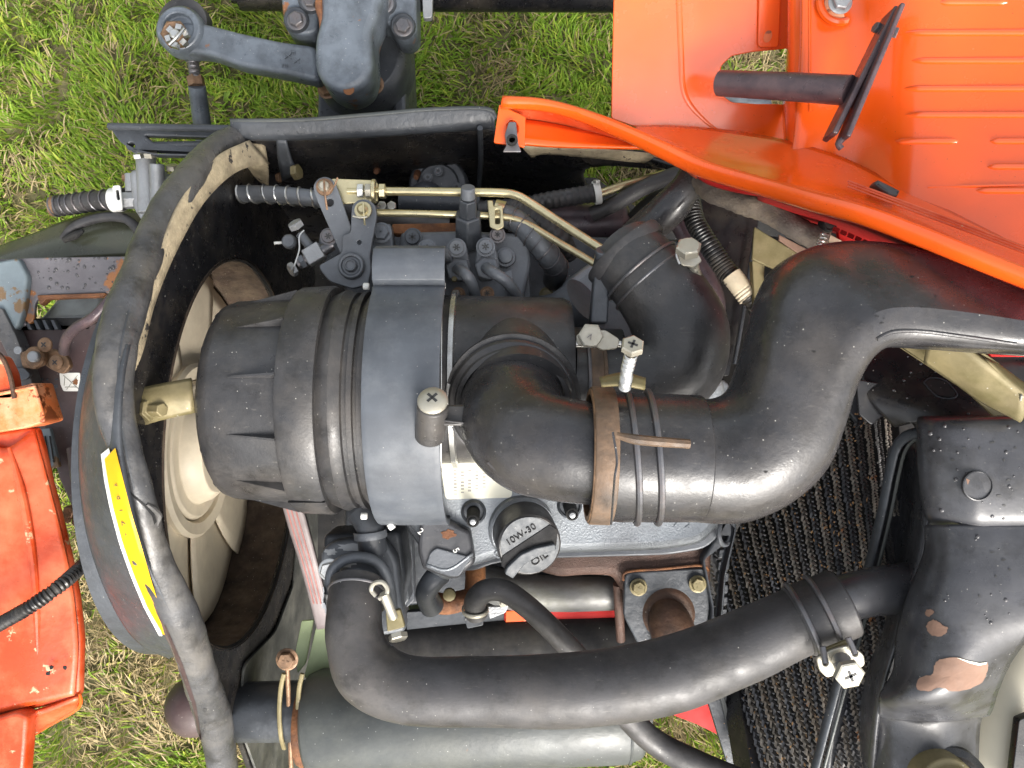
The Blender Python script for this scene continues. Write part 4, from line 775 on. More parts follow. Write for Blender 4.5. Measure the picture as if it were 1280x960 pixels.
MB().tube([V(384, 905, .87), V(388, 905, .87), V(402, 903, .87), V(776, 888, .87), V(798, 887, .87), V(806, 887, .87)], [R(30, .87), R(58, .87), R(64, .87), R(62, .87), R(56, .87), R(40, .87)], 56, smooth=False).build("shell", "muffler_grey", t, bevel=.003)
hoop("seam_ring", V(781, 888, .87), (1, .04, 0), R(60, .87), .002, "muffler_grey", t, seg=56)
hoop("rusty_collar", V(388, 905, .87), (1, .04, 0), R(38, .87), .010, "rust", t, wide=.02, seg=40)
plate("bracket_tab", .84, rnd([(800, 826), (816, 822), (822, 870), (812, 936), (800, 936)], 5), .05, "muffler_grey", t, bev=.002)
t = thing("muffler_inlet_pipe", "dark grey pipe stub with two clamp bands and a rusty bolt by the muffler", "pipe", (345, 888, .88))
MB().tube([V(296, 890, .89), V(396, 888, .87)], R(36, .88), 32, smooth=False).build("pipe", "dark_grey_paint", t)
for x in (350, 373): 
    MB().tube([V(x + 5, 842, .83), V(x + 1, 860, .835), V(x - 1, 890, .84), V(x + 1, 920, .845), V(x + 5, 936, .86)], R(3, .84), 8, flat=.6).build("clamp_band", "olive_zinc", t)
bolt(t, 359, 824, .82, 14, "rusty_bolt", "hex"); MB().tube([V(359, 830, .83), V(364, 960, .88)], R(3, .85), 8).build("hanger_rod", "rusty_bolt", t)
plate("green_tab", .90, rnd([(377, 776), (392, 775), (382, 830), (372, 842), (368, 820)], 2), .004, "light_green", t)
t = thing("green_bracket", "pale green painted bracket plate behind the fan belt", "bracket", (396, 820, .9))
plate("plate", .89, rnd([(396, 780), (424, 775), (424, 830), (386, 852), (380, 846), (388, 815)], 3), .006, "light_green", t)
plate("rear_plate", .93, rnd([(510, 742), (550, 738), (552, 780), (548, 786), (512, 786)], 2), .006, "light_green", t)
t = thing("fan_belt", "pale worn drive belt with red stripes running down beside the canister", "belt", (380, 710, .85))
bl = [((352, 630), (378, 640), .80), ((362, 665), (387, 672), .82), ((376, 710), (398, 712), .84), ((388, 755), (408, 755), .86), ((396, 787), (412, 785), .875)]
MB().grid([[(a[0], a[1], d) for a, b, d in bl], [((a[0] + b[0]) / 2, (a[1] + b[1]) / 2, d - .001) for a, b, d in bl], [(b[0], b[1], d) for a, b, d in bl]], 6, 3).build("belt", "belt", t, solid=.006)
for f in (.2, .42, .66):
    MB().grid([[(a[0] + (b[0] - a[0]) * (f + q), a[1] + (b[1] - a[1]) * (f + q), d - .0022) for a, b, d in bl[:4]] for q in (-.035, .035)], 6, 1).build("stripe", "belt_red", t, solid=.0006)
# ================================================================ thermostat housing, hose, black box
t = thing("thermostat_housing", "dark grey thermostat housing with bolt and bypass tube near the fan belt", "thermostat housing", (450, 720, .75))
plate("flange", .745, rnd([(400, 690), (414, 678), (440, 674), (480, 676), (496, 700), (502, 750), (508, 790), (480, 795), (440, 800), (406, 760)], 8), .02, "engine_grey", t, bev=.004)
plate("lower_body", .765, rnd([(404, 668), (500, 664), (508, 720), (500, 770), (404, 740)], 8), .05, "dark_grey_paint", t, bev=.004)
MB().tube([V(412, 742, .715), V(416, 712, .715), V(440, 697, .712), V(470, 702, .715), V(486, 728, .72), V(490, 760, .73)], R(7, .715), 16).build("cast_ridge", "engine_grey", t)
MB().lathe(V(450, 730, .745), (0, 0, 1), [(0, R(36, .74)), (.016, R(34, .74)), (.024, R(26, .73)), (.026, 0)], 36).build("dome", "engine_grey", t, bevel=.002)
MB().tube([V(452, 640, .735), V(462, 660, .73), V(466, 688, .735)], [R(18, .73), R(17, .73), R(18, .73)], 24).build("bypass_tube", "dark_grey_paint", t)
hoop("tube_clamp", V(463, 668, .73), (.1, -1, 0), R(18.5, .73), .0015, "engine_grey", t, wide=.007)
bolt(t, 412, 712, .725, 14, "steel", "hex", rot=.5)
MB().tube([V(492, 655, .70), V(486, 659, .70)], R(5, .7), 10, smooth=False).build("wire_end", "white_plastic", t)
bth = surf(*[o for o in t.children if o.name.startswith(("flange", "lower_body", "dome"))])
for x, y, r, ry in ((438, 684, 20, 5), (432, 703, 14, 8), (406, 745, 4, 20), (470, 672, 14, 5), (414, 690, 8, 5)): decal("worn_patch", bth, splat(x, y, r, 18, .4, ry), "muffler_chip", t, .0006, 2)
t = thing("coolant_hose", "long fat black coolant hose bending from thermostat housing to the radiator tank", "coolant hose", (700, 860, .68))
cp = [V(447, 728, .705), V(443, 760, .69), V(444, 800, .68), V(462, 840, .675), V(510, 862, .672), V(600, 864, .672), V(720, 862, .670), V(830, 845, .668), V(920, 812, .665), V(990, 780, .662), V(1052, 755, .66)]
MB().tube(cp, [R(34, .70), R(34, .69), R(36, .68), R(42, .675), R(41, .67), R(42, .67), R(45, .67), R(46, .668), R(44, .665), R(42, .66), R(38, .66)], 48, 8).build("hose", "rubber", t)
for k in (0, 1): hoop("clamp_wire", V(446 - k, 739 + 17 * k, .70 - .005 * k), V(443, 760, .69) - V(447, 728, .705), R(34.5, .70), R(2, .7), "dark_steel", t, seg=48)
wire("clamp_loop", [(470, 745, .665), (464, 737, .665), (468, 729, .662), (478, 728, .66), (484, 736, .66), (482, 744, .66), (474, 748, .662)], 3, "pale_zinc", t)
MB().tube([V(480, 742, .66), V(492, 772, .668)], R(6, .66), 14, smooth=False).build("clamp_screw", "pale_zinc", t)
plate("clamp_saddle", .668, rnd([(482, 765), (500, 762), (506, 784), (484, 790)], 2), .006, "olive_zinc", t)
bolt(t, 497, 792, .675, 12, "pale_zinc", "hexn", ax=(.3, -1, .6), name="clamp_bolt", hs=.8)
hx = (cp[10] - cp[9]).normalized()
MB().tube([cp[9].lerp(cp[10], .1), cp[9].lerp(cp[10], 1.08)], [R(44.5, .66), R(43, .66)], 48, smooth=False).build("hose_end", "rubber", t, bevel=.002)
for f in (.22, .62): hoop("clamp_wire", cp[9].lerp(cp[10], f), hx + Vector((0, .02, .05)), R(45.5, .66), R(3.4, .66), "dark_steel", t, seg=56)
plate("clamp_plate", .622, rnd([(1020, 822), (1040, 812), (1062, 806), (1080, 818), (1082, 832), (1066, 840), (1050, 842), (1034, 848), (1024, 838)], 5), .003, "pale_zinc", t, holes=[circ(1032, 829, 3.5), circ(1069, 817, 3.5)])
plate("clamp_seat", .628, rnd([(1030, 812), (1060, 800), (1066, 808), (1034, 822)], 2), .004, "olive_zinc", t)
MB().tube([V(1028, 808, .62), V(1032, 829, .617)], R(4, .62), 10, smooth=False).build("wire_tail", "dark_steel", t); MB().tube([V(1060, 797, .62), V(1069, 817, .617)], R(4, .62), 10, smooth=False).build("wire_tail", "dark_steel", t)
MB().tube([V(1052, 826, .618), V(1058, 842, .60)], R(12, .61), 18, smooth=False).build("clamp_screw", "steel", t)
bolt(t, 1059, 840, .60, 19, "pale_zinc", "hexnx", ax=(.05, -.2, 1), rot=.2, name="clamp_bolt", hs=.6)
t = thing("solenoid_box", "dark glossy box with rubber boot elbow left of the oil cap", "solenoid", (560, 690, .74))
plate("box", .722, rnd([(524, 652), (550, 646), (588, 664), (594, 700), (592, 706), (572, 724), (560, 724), (528, 712), (522, 690)], 5), .04, "tank_paint", t, bev=.004)
MB().grid([[(534, 704, .719), (560, 710, .719), (590, 690, .719)], [(532, 708, .73), (560, 722, .73), (592, 700, .73)]], 4, 3).build("sky_sheen_bevel", "cover_grey", t, solid=.002)  # paler grey paints the sky's reflection onto the lower bevel
plate("sky_sheen_face", .722, rnd([(538, 690), (546, 684), (590, 696), (574, 720), (562, 720), (532, 708)], 3), .003, "engine_grey", t, lift=.003, bev=.001)  # lower face coloured lighter than the box, as sky sheen
text("5", P(.719), 570, 688, 8, -60, "white_print", t, depth=.0004, lift=.0006); text("2", P(.722), 526, 664, 8, -40, "white_print", t, depth=.0004, lift=.002)
MB().tube([V(552, 716, .74), V(541, 726, .735), V(533, 742, .74), V(540, 758, .755)], [R(14, .74), R(14, .74), R(14, .74), R(15, .75)], 24).build("boot", "dark_grey_paint", t)
plate("spot", .7214, splat(560, 668, 10, 16, .3, 6), .0004, "rust", t, bev=.0001)
t = thing("rusty_elbow_pipe", "short rusty orange elbow pipe joining the rubber boot to a hose", "pipe", (565, 750, .78))
MB().tube([V(541, 752, .77), V(556, 755, .775), V(572, 752, .78), V(592, 742, .79), V(594, 700, .80)], R(13, .78), 24).build("pipe", "rust", t)
MB().lathe(V(562, 742, .765), (0, 0, 1), [(0, .006), (.006, .006), (.007, .004)], 12).build("nipple", "olive_zinc", t)
t = thing("breather_hose", "thin dark breather hose arching below the oil cap and under the coolant hose", "hose", (700, 790, .74))
MB().tube([V(596, 768, .76), V(594, 752, .75), V(606, 739, .742), V(628, 738, .74), V(655, 755, .74), V(690, 787, .745), V(730, 830, .75), V(770, 880, .78), V(815, 925, .80), V(870, 955, .80), V(940, 985, .80)], [R(14, .75)] * 6 + [R(14, .75), R(15, .78), R(16, .80), R(17, .80), R(18, .80)], 24).build("hose", "rubber", t)
hoop("hose_clamp", V(594, 762, .755), (0, 1, .3), R(15, .75), .0016, "pale_zinc", t, wide=.004)
plate("clip_foot", .80, rnd([(580, 772), (604, 768), (604, 782), (584, 786)], 2), .006, "dark_grey_paint", t)
plate("white_tab", .81, rnd([(608, 758), (636, 758), (632, 766), (612, 774)], 2), .004, "cast_aluminium", t); bolt(t, 630, 754, .80, 6, "pale_zinc", "hex")
t = thing("lower_rail", "dark grey slotted rail under the rusty pipe", "rail", (560, 780, .86))
plate("rail", .855, rnd([(508, 765), (612, 758), (640, 762), (640, 786), (508, 788)], 2), .01, "dark_grey_paint", t); plate("rib", .84, rnd([(505, 655), (514, 655), (518, 750), (508, 760)], 2), .02, "dark_grey_paint", t)
plate("gusset", .80, rnd([(488, 670), (500, 668), (512, 750), (505, 760), (496, 756)], 2), .03, "dark_grey_paint", t, bev=.002)
# ================================================================ fuel injection pump and throttle linkage
t = thing("injection_pump", "grey fuel injection pump with clamped pipes and a tall hex fitting above the canister", "fuel pump", (580, 320, .8))
plate("body", .79, rnd([(500, 290), (580, 288), (662, 292), (664, 330), (652, 385), (500, 385)], 6), .05, "engine_grey", t, bev=.004)
plate("gasket", .80, rnd([(490, 280), (600, 278), (596, 292), (490, 292)], 2), .02, "rust", t)
plate("cover", .785, rnd([(466, 282), (488, 279), (491, 300), (492, 330), (468, 330), (462, 300)], 3), .02, "engine_grey", t, bev=.002)
bolt(t, 477, 291, .775, 13, "engine_grey", "hex"); bolt(t, 516, 297, .782, 12, "dark_grey_paint", "torx"); bolt(t, 622, 294, .782, 10, "dark_steel", "torx")
for k, (x, y) in enumerate(((571, 310), (607, 309), (534, 311))):
    plate("pipe_clamp", .765, rnd([(x - 11, y - 4), (x - 6, y - 12), (x + 6, y - 12), (x + 12, y - 3), (x + 18, y + 26), (x + 12, y + 40), (x - 8, y + 42), (x - 14, y + 26)], 5), .010, "engine_grey", t, bev=.002)
    bolt(t, x, y, .755, 12, "engine_grey", "torx")
    if k < 2:
        MB().lathe(V(x + 2, y + 27, .765), (0, 0, 1), [(0, R(17, .76)), (.005, R(16, .76)), (.006, R(14, .76))], 6).build("union_nut", "engine_grey", t, bevel=.001)
        ex = (596, 380) if k == 0 else (652, 380)
        MB().tube([V(x + 1, y + 26, .75), V(x + 10, y + 32, .735), V((x + ex[0]) / 2 + 6, (y + 20 + ex[1]) / 2, .74), V(ex[0], ex[1], .76)], R(7.5, .74), 18).build("injector_pipe", "engine_grey", t)
        bolt(t, x + 2, y + 58, .77, 9, "rusty_bolt", "torx")
for x, y in ((568, 349), (590, 352)): MB().lathe(V(x, y, .76), (0, 0, 1), [(0, R(4, .76)), (.004, R(3, .76))], 10).build("clip", "olive_zinc", t)
MB().lathe(V(632, 322, .785), (0, 0, 1), [(0, R(13, .78)), (.004, R(12, .78)), (.004, R(9, .78)), (.009, R(8.5, .78)), (.010, R(6, .78)), (.010, 0)], 24).build("plug", "engine_grey", t)
plate("side_fin", .78, rnd([(630, 340), (640, 336), (644, 372), (636, 372)], 2), .008, "engine_grey", t); plate("side_plate", .80, rnd([(645, 296), (660, 300), (664, 385), (650, 385)], 3), .03, "dark_grey_paint", t)
p0, p1, p2, p3 = V(586, 304, .79), V(585, 268, .765), V(585, 248, .75), V(585, 234, .742)
MB().tube([p0, p1], [R(19, .78), R(17.5, .76)], 6, smooth=False).build("hex_fitting", "dark_grey_paint", t, bevel=.0015)
MB().tube([p1, p2], [R(12.5, .76), R(12, .75)], 6, smooth=False).build("hex_nut", "dark_grey_paint", t, bevel=.001)
MB().tube([p2, p3], [R(9, .75), R(9, .742)], 18, smooth=False).build("tip", "engine_grey", t, bevel=.001)
MB().lathe(V(548, 232, .97), (0, -.1, 1), [(-.03, R(38, .97)), (0, R(37, .97)), (.004, R(34, .97)), (.004, R(26, .97)), (.008, R(25, .97)), (.008, 0)], 48).build("governor_disc", "dark_grey_paint", t, bevel=.001)
for x, y in ((523, 234), (571, 234), (548, 214), (535, 222)): bolt(t, x, y, .955, 6, "engine_grey", "torx")
MB().lathe(V(532, 252, .93), (0, 0, 1), [(-.04, R(26, .93)), (0, R(26, .93)), (.006, R(18, .93)), (.006, 0)], 30).build("housing", "dark_grey_paint", t, bevel=.002)
MB().tube([V(500, 250, .92), V(600, 254, .92)], R(16, .92), 20, smooth=False).build("neck", "dark_grey_paint", t)
t = thing("throttle_linkage", "grey throttle lever plates with brass pins, clevis and cotter pins", "linkage", (430, 290, .78))
plate("brass_clevis", .765, rnd([(414, 223), (464, 225), (472, 228), (472, 252), (430, 255), (420, 248)], 3), .004, "zinc", t)
l1 = [(393, 243), (391, 232), (397, 223), (407, 220), (417, 225), (422, 236), (439, 284), (438, 292), (427, 320), (418, 300)]
plate("upper_lever", .755, rnd(l1, 5), .004, "engine_grey", t, holes=[circ(412, 253, 5)], bev=.001)
l2 = [(439, 268), (440, 256), (448, 249), (460, 249), (469, 256), (471, 270), (462, 320), (464, 338), (460, 356), (440, 361), (412, 352), (402, 340), (398, 332), (427, 316), (428, 294), (438, 291)]
plate("main_lever", .750, rnd(l2, 4), .005, "engine_grey", t, holes=[circ(449, 303, 2.6)], bev=.001)
for x, y, d in ((406, 234, .752), (454, 263, .747)):
    MB().lathe(V(x, y, d), (0, 0, 1), [(0, R(11, d)), (.0018, R(10.5, d)), (.002, R(8, d))], 28).build("washer", "zinc" if x > 420 else "rusty_bolt", t)
    MB().lathe(V(x, y, d), (0, 0, 1), [(0, R(7, d)), (.006, R(6.5, d)), (.008, R(4, d)), (.008, 0)], 24).build("pin", "zinc" if x > 420 else "pale_zinc", t)
wire("cotter_pin", [(405, 226, .742), (406, 240, .741), (408, 256, .745), (409, 262, .747)], 1.3, "rusty_bolt", t); wire("cotter_pin", [(411, 240, .742), (418, 232, .742), (422, 222, .742)], 1.2, "rusty_bolt", t)
wire("cotter_pin", [(454, 254, .738), (455, 270, .738), (456, 281, .742)], 1.3, "zinc", t); wire("cotter_pin", [(441, 270, .738), (450, 272, .738), (459, 271, .738)], 1.2, "pale_zinc", t)
MB().lathe(V(440, 333, .750), (0, 0, 1), [(0, R(17, .75)), (.004, R(16.5, .75)), (.006, R(15, .75)), (.006, R(12, .75)), (.004, R(11.5, .75)), (.004, R(8, .75)), (.009, R(7.5, .75)), (.010, R(6, .75)), (.008, R(5, .75)), (.008, 0)], 36).build("pivot_boss", "engine_grey", t, bevel=.0006)
plate("stop_bracket", .785, rnd([(398, 296), (412, 284), (424, 290), (426, 318), (408, 330), (396, 318)], 4), .02, "engine_grey", t, bev=.003); bolt(t, 411, 296, .765, 11, "dark_steel", "torx")
MB().box(V(393, 318, .765), (.0075, .0045, 0), (-.004, .007, 0), (0, 0, .007)).build("stop_block", "cast_aluminium", t, bevel=.0012)
MB().tube([V(372, 331, .765), V(416, 306, .77)], R(7.5, .765), 16, 30, fn=lambda s, a: 1 + .06 * math.sin(s * 4500), smooth=False).build("adjusting_screw", "dark_steel", t)
bolt(t, 382, 325, .765, 9, "engine_grey", "hexn", ax=(-1, -.55, 0), name="jam_nut"); bolt(t, 369, 335, .765, 9, "cast_aluminium", "hexn", ax=(-1, -.7, .6), name="seal_screw")
MB().tube([V(375, 292, .77), V(390, 312, .77)], R(6, .77), 14, smooth=False).build("seal_bolt_shank", "engine_grey", t)
bolt(t, 372, 285, .765, 10, "cast_aluminium", "hexn", ax=(-.4, .8, .6), name="seal_bolt"); MB().lathe(V(363, 303, .78), (0, 0, 1), [(0, R(9, .78)), (.006, R(9, .78)), (.008, R(7, .78)), (.008, 0)], 20).build("round_nut", "engine_grey", t)
MB().tube([V(343, 304, .78), V(356, 303, .78)], [R(2, .78), R(1.5, .78)], 8, smooth=False).build("wire_tail", "white_plastic", t)
wire("seal_wire", [(380, 288, .755), (374, 296, .752), (374, 312, .752), (368, 332, .752), (366, 340, .756)], 1, "steel", t)
t = thing("control_rod", "pale brass plated upper control rod bent towards the manifold", "rod", (600, 242, .77))
MB().tube([V(462, 239, .77), V(560, 240, .77), V(625, 241, .768), V(645, 244, .766), V(662, 253, .764), V(700, 278, .755), V(756, 314, .74)], R(5.4, .765), 16).build("rod", "zinc", t)
MB().tube([V(434, 239, .765), V(476, 239, .765)], R(3.5, .765), 12, 24, fn=lambda s, a: 1 + .07 * math.sin(s * 4800), smooth=False).build("threaded_end", "zinc", t)
for x, m_ in ((447, "steel"), (457, "rusty_bolt"), (474, "zinc")): MB().tube([V(x, 239, .762), V(x + 8, 239, .762)], R(9.5, .762), 6, smooth=False).build("nut", m_ if m_ != "rusty_bolt" else "pale_zinc", t, bevel=.0006)
MB().tube([V(465, 239, .762), V(470, 239, .762)], R(15, .762), 24, smooth=False, flat=.8).build("flange_washer", "zinc", t, bevel=.0008)
t = thing("lower_control_rod", "pale brass plated lower control rod running behind the hex fitting", "rod", (560, 267, .79))
MB().tube([V(470, 266, .775), V(560, 268, .78), V(610, 270, .785), V(650, 276, .785), V(700, 304, .775), V(744, 330, .76)], R(4.6, .78), 16).build("rod", "zinc", t)
for x in (478, 490): bolt(t, x, 258, .80, 6, "steel", "hexn")
t = thing("bypass_hose", "grey rubber hose with coiled spring and brass clamp curving down by the pump", "hose", (670, 300, .80))
hp = [V(622, 268, .80), V(645, 276, .795), V(668, 298, .79), V(684, 318, .795), V(696, 335, .82), V(692, 350, .86)]
MB().tube(hp, R(14.5, .8), 24).build("hose", "engine_grey", t); coil("spring_wire", hp[:5], R(15.8, .8), R(.9, .8), 9, "dark_steel", t)
hoop("hose_clamp", V(623, 268, .80), (1, -.25, 0), R(16, .8), .0014, "zinc", t, wide=.010)
plate("clamp_frame", .775, rnd([(609, 250), (616, 250), (617, 258), (628, 256), (630, 284), (622, 288), (612, 284)], 2), .003, "zinc", t, holes=[rnd([(619, 262), (625, 262), (625, 280), (619, 280)], 2)])
t = thing("tool_hose", "dark ribbed hose running behind the control rods to a brass pipe", "hose", (700, 250, .86))
hp = [V(600, 262, .89), V(650, 258, .88), V(690, 250, .87), V(746, 241, .86)]
MB().tube(hp, R(11, .87), 18, 24, fn=lambda s, a: 1 + .06 * math.sin(s * 900)).build("hose", "rubber", t)
MB().tube([V(744, 244, .86), V(780, 232, .87), V(830, 218, .88)], R(5.5, .87), 14).build("pipe", "zinc", t)
hoop("hose_clamp", V(746, 241, .86), (1, .2, 0), R(13, .86), .0014, "white_plastic", t, wide=.007); bolt(t, 746, 229, .85, 5, "steel", "hexn", ax=(0, 1, .4))
MB().tube([V(640, 262, .86), V(672, 276, .85), V(700, 300, .85), V(712, 322, .87)], R(13, .86), 18, 24, fn=lambda s, a: 1 + .06 * math.sin(s * 900)).build("spur", "rubber", t)
t = thing("starter_motor", "dark maroon black starter motor cylinder behind the brass rods", "starter motor", (720, 285, .92))
MB().tube([V(672, 284, .92), V(778, 282, .92), V(785, 282, .92)], [R(29, .92), R(29, .92), R(24, .92)], 36, smooth=False).build("body", "rod_purple", t, bevel=.003)
MB().lathe(V(702, 350, .90), (0, 0, 1), [(0, R(40, .9)), (.02, R(38, .9)), (.024, R(30, .9)), (.018, R(26, .9)), (.018, 0)], 36).build("pulley", "deep_black", t)
MB().tube([V(665, 330, .9), V(672, 350, .88), V(690, 362, .86)], R(3, .88), 10).build("wire_lead", "conduit", t); bolt(t, 683, 368, .86, 9, "olive_zinc", "hex")
t = thing("upper_coolant_pipe", "thick black hose rising to the orange hood with a maroon sheen", "hose", (830, 270, .80))
MB().tube([V(768, 318, .82), V(800, 292, .80), V(835, 262, .78), V(862, 228, .77), V(870, 200, .78)], [R(20, .8), R(22, .8), R(23, .78), R(19, .77), R(17, .77)], 30).build("hose", "duct_plastic", t)
t = thing("slim_hose", "slim black hose passing behind the thick hose toward the grass gap", "hose", (800, 240, .86))
MB().tube([V(740, 268, .88), V(770, 254, .87), V(810, 232, .86), V(862, 212, .84)], R(10, .86), 18).build("hose", "rubber", t)
MB().tube([V(795, 280, .90), V(820, 256, .90), V(850, 245, .9)], R(16, .9), 18).build("inner_hose", "deep_black", t)
t = thing("wiring_conduit", "black corrugated wiring conduit with a band of tan tape beside the dark plate", "conduit", (900, 310, .78))
MB().tube([V(862, 240, .80), V(868, 275, .79), V(885, 305, .78), V(905, 335, .775), V(918, 350, .77)], R(12.5, .78), 18, 34, fn=lambda s, a: 1 + .045 * (1 if math.sin(s * 2 * math.pi / .0036) > -.3 else -1)).build("conduit", "conduit", t)
MB().tube([V(914, 344, .77), V(936, 372, .765)], R(13, .77), 18, 16, fn=lambda s, a: 1 + .03 * math.sin(s * 1900), smooth=False).build("tape", "tan_tape", t)
MB().tube([V(934, 368, .765), V(946, 384, .77), V(950, 402, .79)], R(11, .77), 18, 14, fn=lambda s, a: 1 + .07 * (1 if math.sin(s * 2 * math.pi / .0052) > 0 else -1)).build("conduit_tail", "conduit", t)
t = thing("drain_hose", "dark brown vertical hose between the clamp screw and the conduit", "hose", (890, 340, .84))
MB().tube([V(842, 268, .86), V(862, 305, .85), V(884, 345, .84), V(896, 380, .84), V(892, 420, .86)], R(11, .84), 18).build("hose", "rod_purple", t)
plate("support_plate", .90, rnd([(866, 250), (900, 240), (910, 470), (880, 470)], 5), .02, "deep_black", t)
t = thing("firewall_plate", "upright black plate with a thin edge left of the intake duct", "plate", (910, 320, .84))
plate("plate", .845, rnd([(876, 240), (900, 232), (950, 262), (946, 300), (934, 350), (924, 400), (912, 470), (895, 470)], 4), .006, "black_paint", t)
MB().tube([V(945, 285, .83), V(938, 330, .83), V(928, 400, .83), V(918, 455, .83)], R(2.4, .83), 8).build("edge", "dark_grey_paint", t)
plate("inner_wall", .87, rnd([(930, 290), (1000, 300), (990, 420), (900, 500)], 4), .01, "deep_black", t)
t = thing("felt_hose", "frayed felt covered hose lying below the orange hood edge", "felt hose", (960, 265, .72))
MB().tube([V(874, 226, .76), V(895, 240, .745), V(925, 252, .735), V(955, 262, .73), V(985, 280, .725), V(1015, 294, .72), V(1035, 300, .715)], [R(13, .76), R(15, .75), R(15, .74), R(14, .73), R(14, .73), R(15, .72), R(14, .72)], 24, 10, fn=lambda s, a: 1 + .07 * math.sin(s * 120 + a * 3) + .04 * math.sin(s * 700 + a * 5)).build("hose", "felt", t)
MB().grid([[(880, 222, .78), (930, 228, .77), (980, 240, .76), (1040, 268, .75)], [(892, 232, .785), (935, 240, .775), (985, 256, .765), (1040, 276, .75)]], 8, 4).build("cloth_flap", "felt", t, solid=.004)
MB().lathe(V(1037, 280, .705), (0, -.1, 1), [(-.01, R(10, .7)), (0, R(10, .7)), (.002, R(8, .7)), (.001, R(6, .7)), (.001, 0)], 20).build("end_plug", "deep_black", t)
coil("small_spring", [V(1031, 292, .70), V(1027, 302, .70), V(1024, 310, .70)], R(5, .7), R(1, .7), 5, "steel", t)
t = thing("olive_side_bracket", "flat olive zinc bracket between the dark plate and the intake duct", "bracket", (970, 315, .74))
plate("bracket", .745, rnd([(943, 283), (1000, 318), (984, 348), (980, 342), (940, 324)], 2), .004, "olive_zinc", t); plate("pale_strip", .735, [(974, 293), (1010, 312), (1000, 318), (974, 300)], .003, "primer", t)
plate("pale_strip", .735, [(1036, 292), (1070, 310), (1036, 311)], .003, "tan_tape", t)
bolt(t, 966, 350, .75, 10, "dark_steel", "hex"); MB().lathe(V(964, 350, .745), (0, 0, 1), [(0, .005), (.006, .005), (.007, .003)], 6).build("nut", "light_green", t)
plate("clip", .75, rnd([(940, 325), (956, 330), (954, 380), (944, 392)], 3), .01, "olive_zinc", t)
# ================================================================ radiator core and tank
t = thing("radiator_core", "dirty black radiator core with rows of woven looking fins", "radiator", (1000, 700, .85))
rp = Pl((1085, 500, .78), (1010, 960, .78), (905, 800, .95))
core_ = plate("core_block", rp, [(1035, 470), (1110, 470), (1120, 560), (1075, 720), (1012, 975), (930, 975), (905, 860), (898, 690)], .02, "deep_black", t, lift=-.006)
def fin_mesh(q0, q1, w, n, seed):
    r = random.Random(seed); a, b = rp.at(*q0), rp.at(*q1); T = (b - a).normalized(); S_ = rp.n.cross(T).normalized(); L = (b - a).length; m = MB()
    for i in range(n):
        c = a + T * (L * (i + .5) / n) + S_ * r.uniform(-.0003, .0003) + rp.n * r.uniform(-.0008, .0006); h = L / n
        for sd in (-1, 1):
            o = c + S_ * sd * w * .25; d1 = (T * .80 + S_ * sd * .62).normalized() * h * .74; d2 = (T * .55 - S_ * sd * .8).normalized() * h * .20; up = rp.n * (.0022 + r.uniform(-.0006, .0009))
            m.add([o - d1 - d2, o - d1 + d2, o + d1 + d2, o + d1 - d2, o - d1 * .6 + up, o + d1 * .6 + up], [(0, 1, 4), (1, 2, 5, 4), (2, 3, 5), (3, 0, 4, 5), (0, 3, 2, 1)])
    return m
NR = 24
for k in range(NR):
    f = k / (NR - 1); q0 = (896 + f * (1128 - 896), 690 - f * (690 - 560) if False else 470); 
    # rows lean: x at y=470 and x at y=975
    xa = 800 + f * 305; xb = 962 + f * (1150 - 962) ; xa2 = xa
    ya = 470; yb = 975 if f < .78 else 975 - (f - .78) * 1500
    X = lambda y, xa=xa, xb=xb: xa + (xb - xa) * (y - 470) / 505
    o = fin_mesh((X(ya), ya), (X(yb), yb), .0088, 84, k).build("fin_row", ("core_fin", "core_fin_dusty", "core_fin_black", "core_fin", "core_fin_black", "core_fin_dusty", "core_fin_black")[(k * 5 + k // 4) % 7], core_, ang=20)
for x0, x1, x2 in ((0, 0, 0),): pass
plate("side_frame", rp, rnd([(905, 860), (925, 850), (946, 975), (926, 990)], 2), .02, "black_paint", t, lift=.004)
plate("lower_frame", .92, rnd([(880, 862), (905, 856), (932, 960), (920, 990)], 2), .01, "dark_grey_paint", t); plate("frame_edge", .915, rnd([(896, 858), (902, 857), (935, 980), (930, 985)], 1), .004, "muffler_grey", t)
for k in range(9): plate("frame_lug", .86, rnd([(900 - k * .8, 672 + k * 15), (914 - k * .8, 671 + k * 15), (913 - k * .8, 682 + k * 15), (899 - k * .8, 683 + k * 15)], 2), .01, "dark_grey_paint", t, bev=.001)
plate("top_bracket", .79, rnd([(1058, 480), (1075, 480), (1090, 505), (1104, 520), (1120, 545), (1108, 560), (1085, 545), (1062, 515)], 4), .01, "dark_grey_paint", t, holes=[circ(1083, 508, 3, 12, 6)])
m = MB(); r9 = random.Random(5)
for _ in range(600):
    x, y = r9.uniform(905, 1090), r9.uniform(480, 960); 
    if x > 1150 - (y - 480) * .27: continue
    p = rp.at(x, y) + rp.n * .0035; a = r9.uniform(0, 6.28); l_, w_ = r9.uniform(.0008, .0030), r9.uniform(.0005, .0013); u_ = rp.u * math.cos(a) + rp.v * math.sin(a); v_ = rp.n.cross(u_)
    m.add([p - u_ * l_, p + v_ * w_ + rp.n * .0006, p + u_ * l_, p - v_ * w_], [(0, 1, 2, 3)])
o = m.build("trapped_chaff", "flake", t); o["kind"] = "stuff"
t = thing("radiator_tank", "dark painted radiator tank with bulging sides, round embossing and bare primer patches", "radiator tank", (1190, 700, .65))
top = MB().grid([[(1078, 436, .70), (1130, 425, .69), (1200, 430, .68), (1320, 450, .67)], [(1074, 470, .685), (1130, 470, .675), (1200, 475, .665), (1320, 480, .655)],
     [(1088, 500, .675), (1140, 505, .66), (1210, 510, .65), (1320, 515, .64)], [(1120, 532, .672), (1152, 527, .655), (1220, 528, .64), (1320, 530, .63)]], 8, 8).build("top_plate", "black_paint", t, solid=.003)
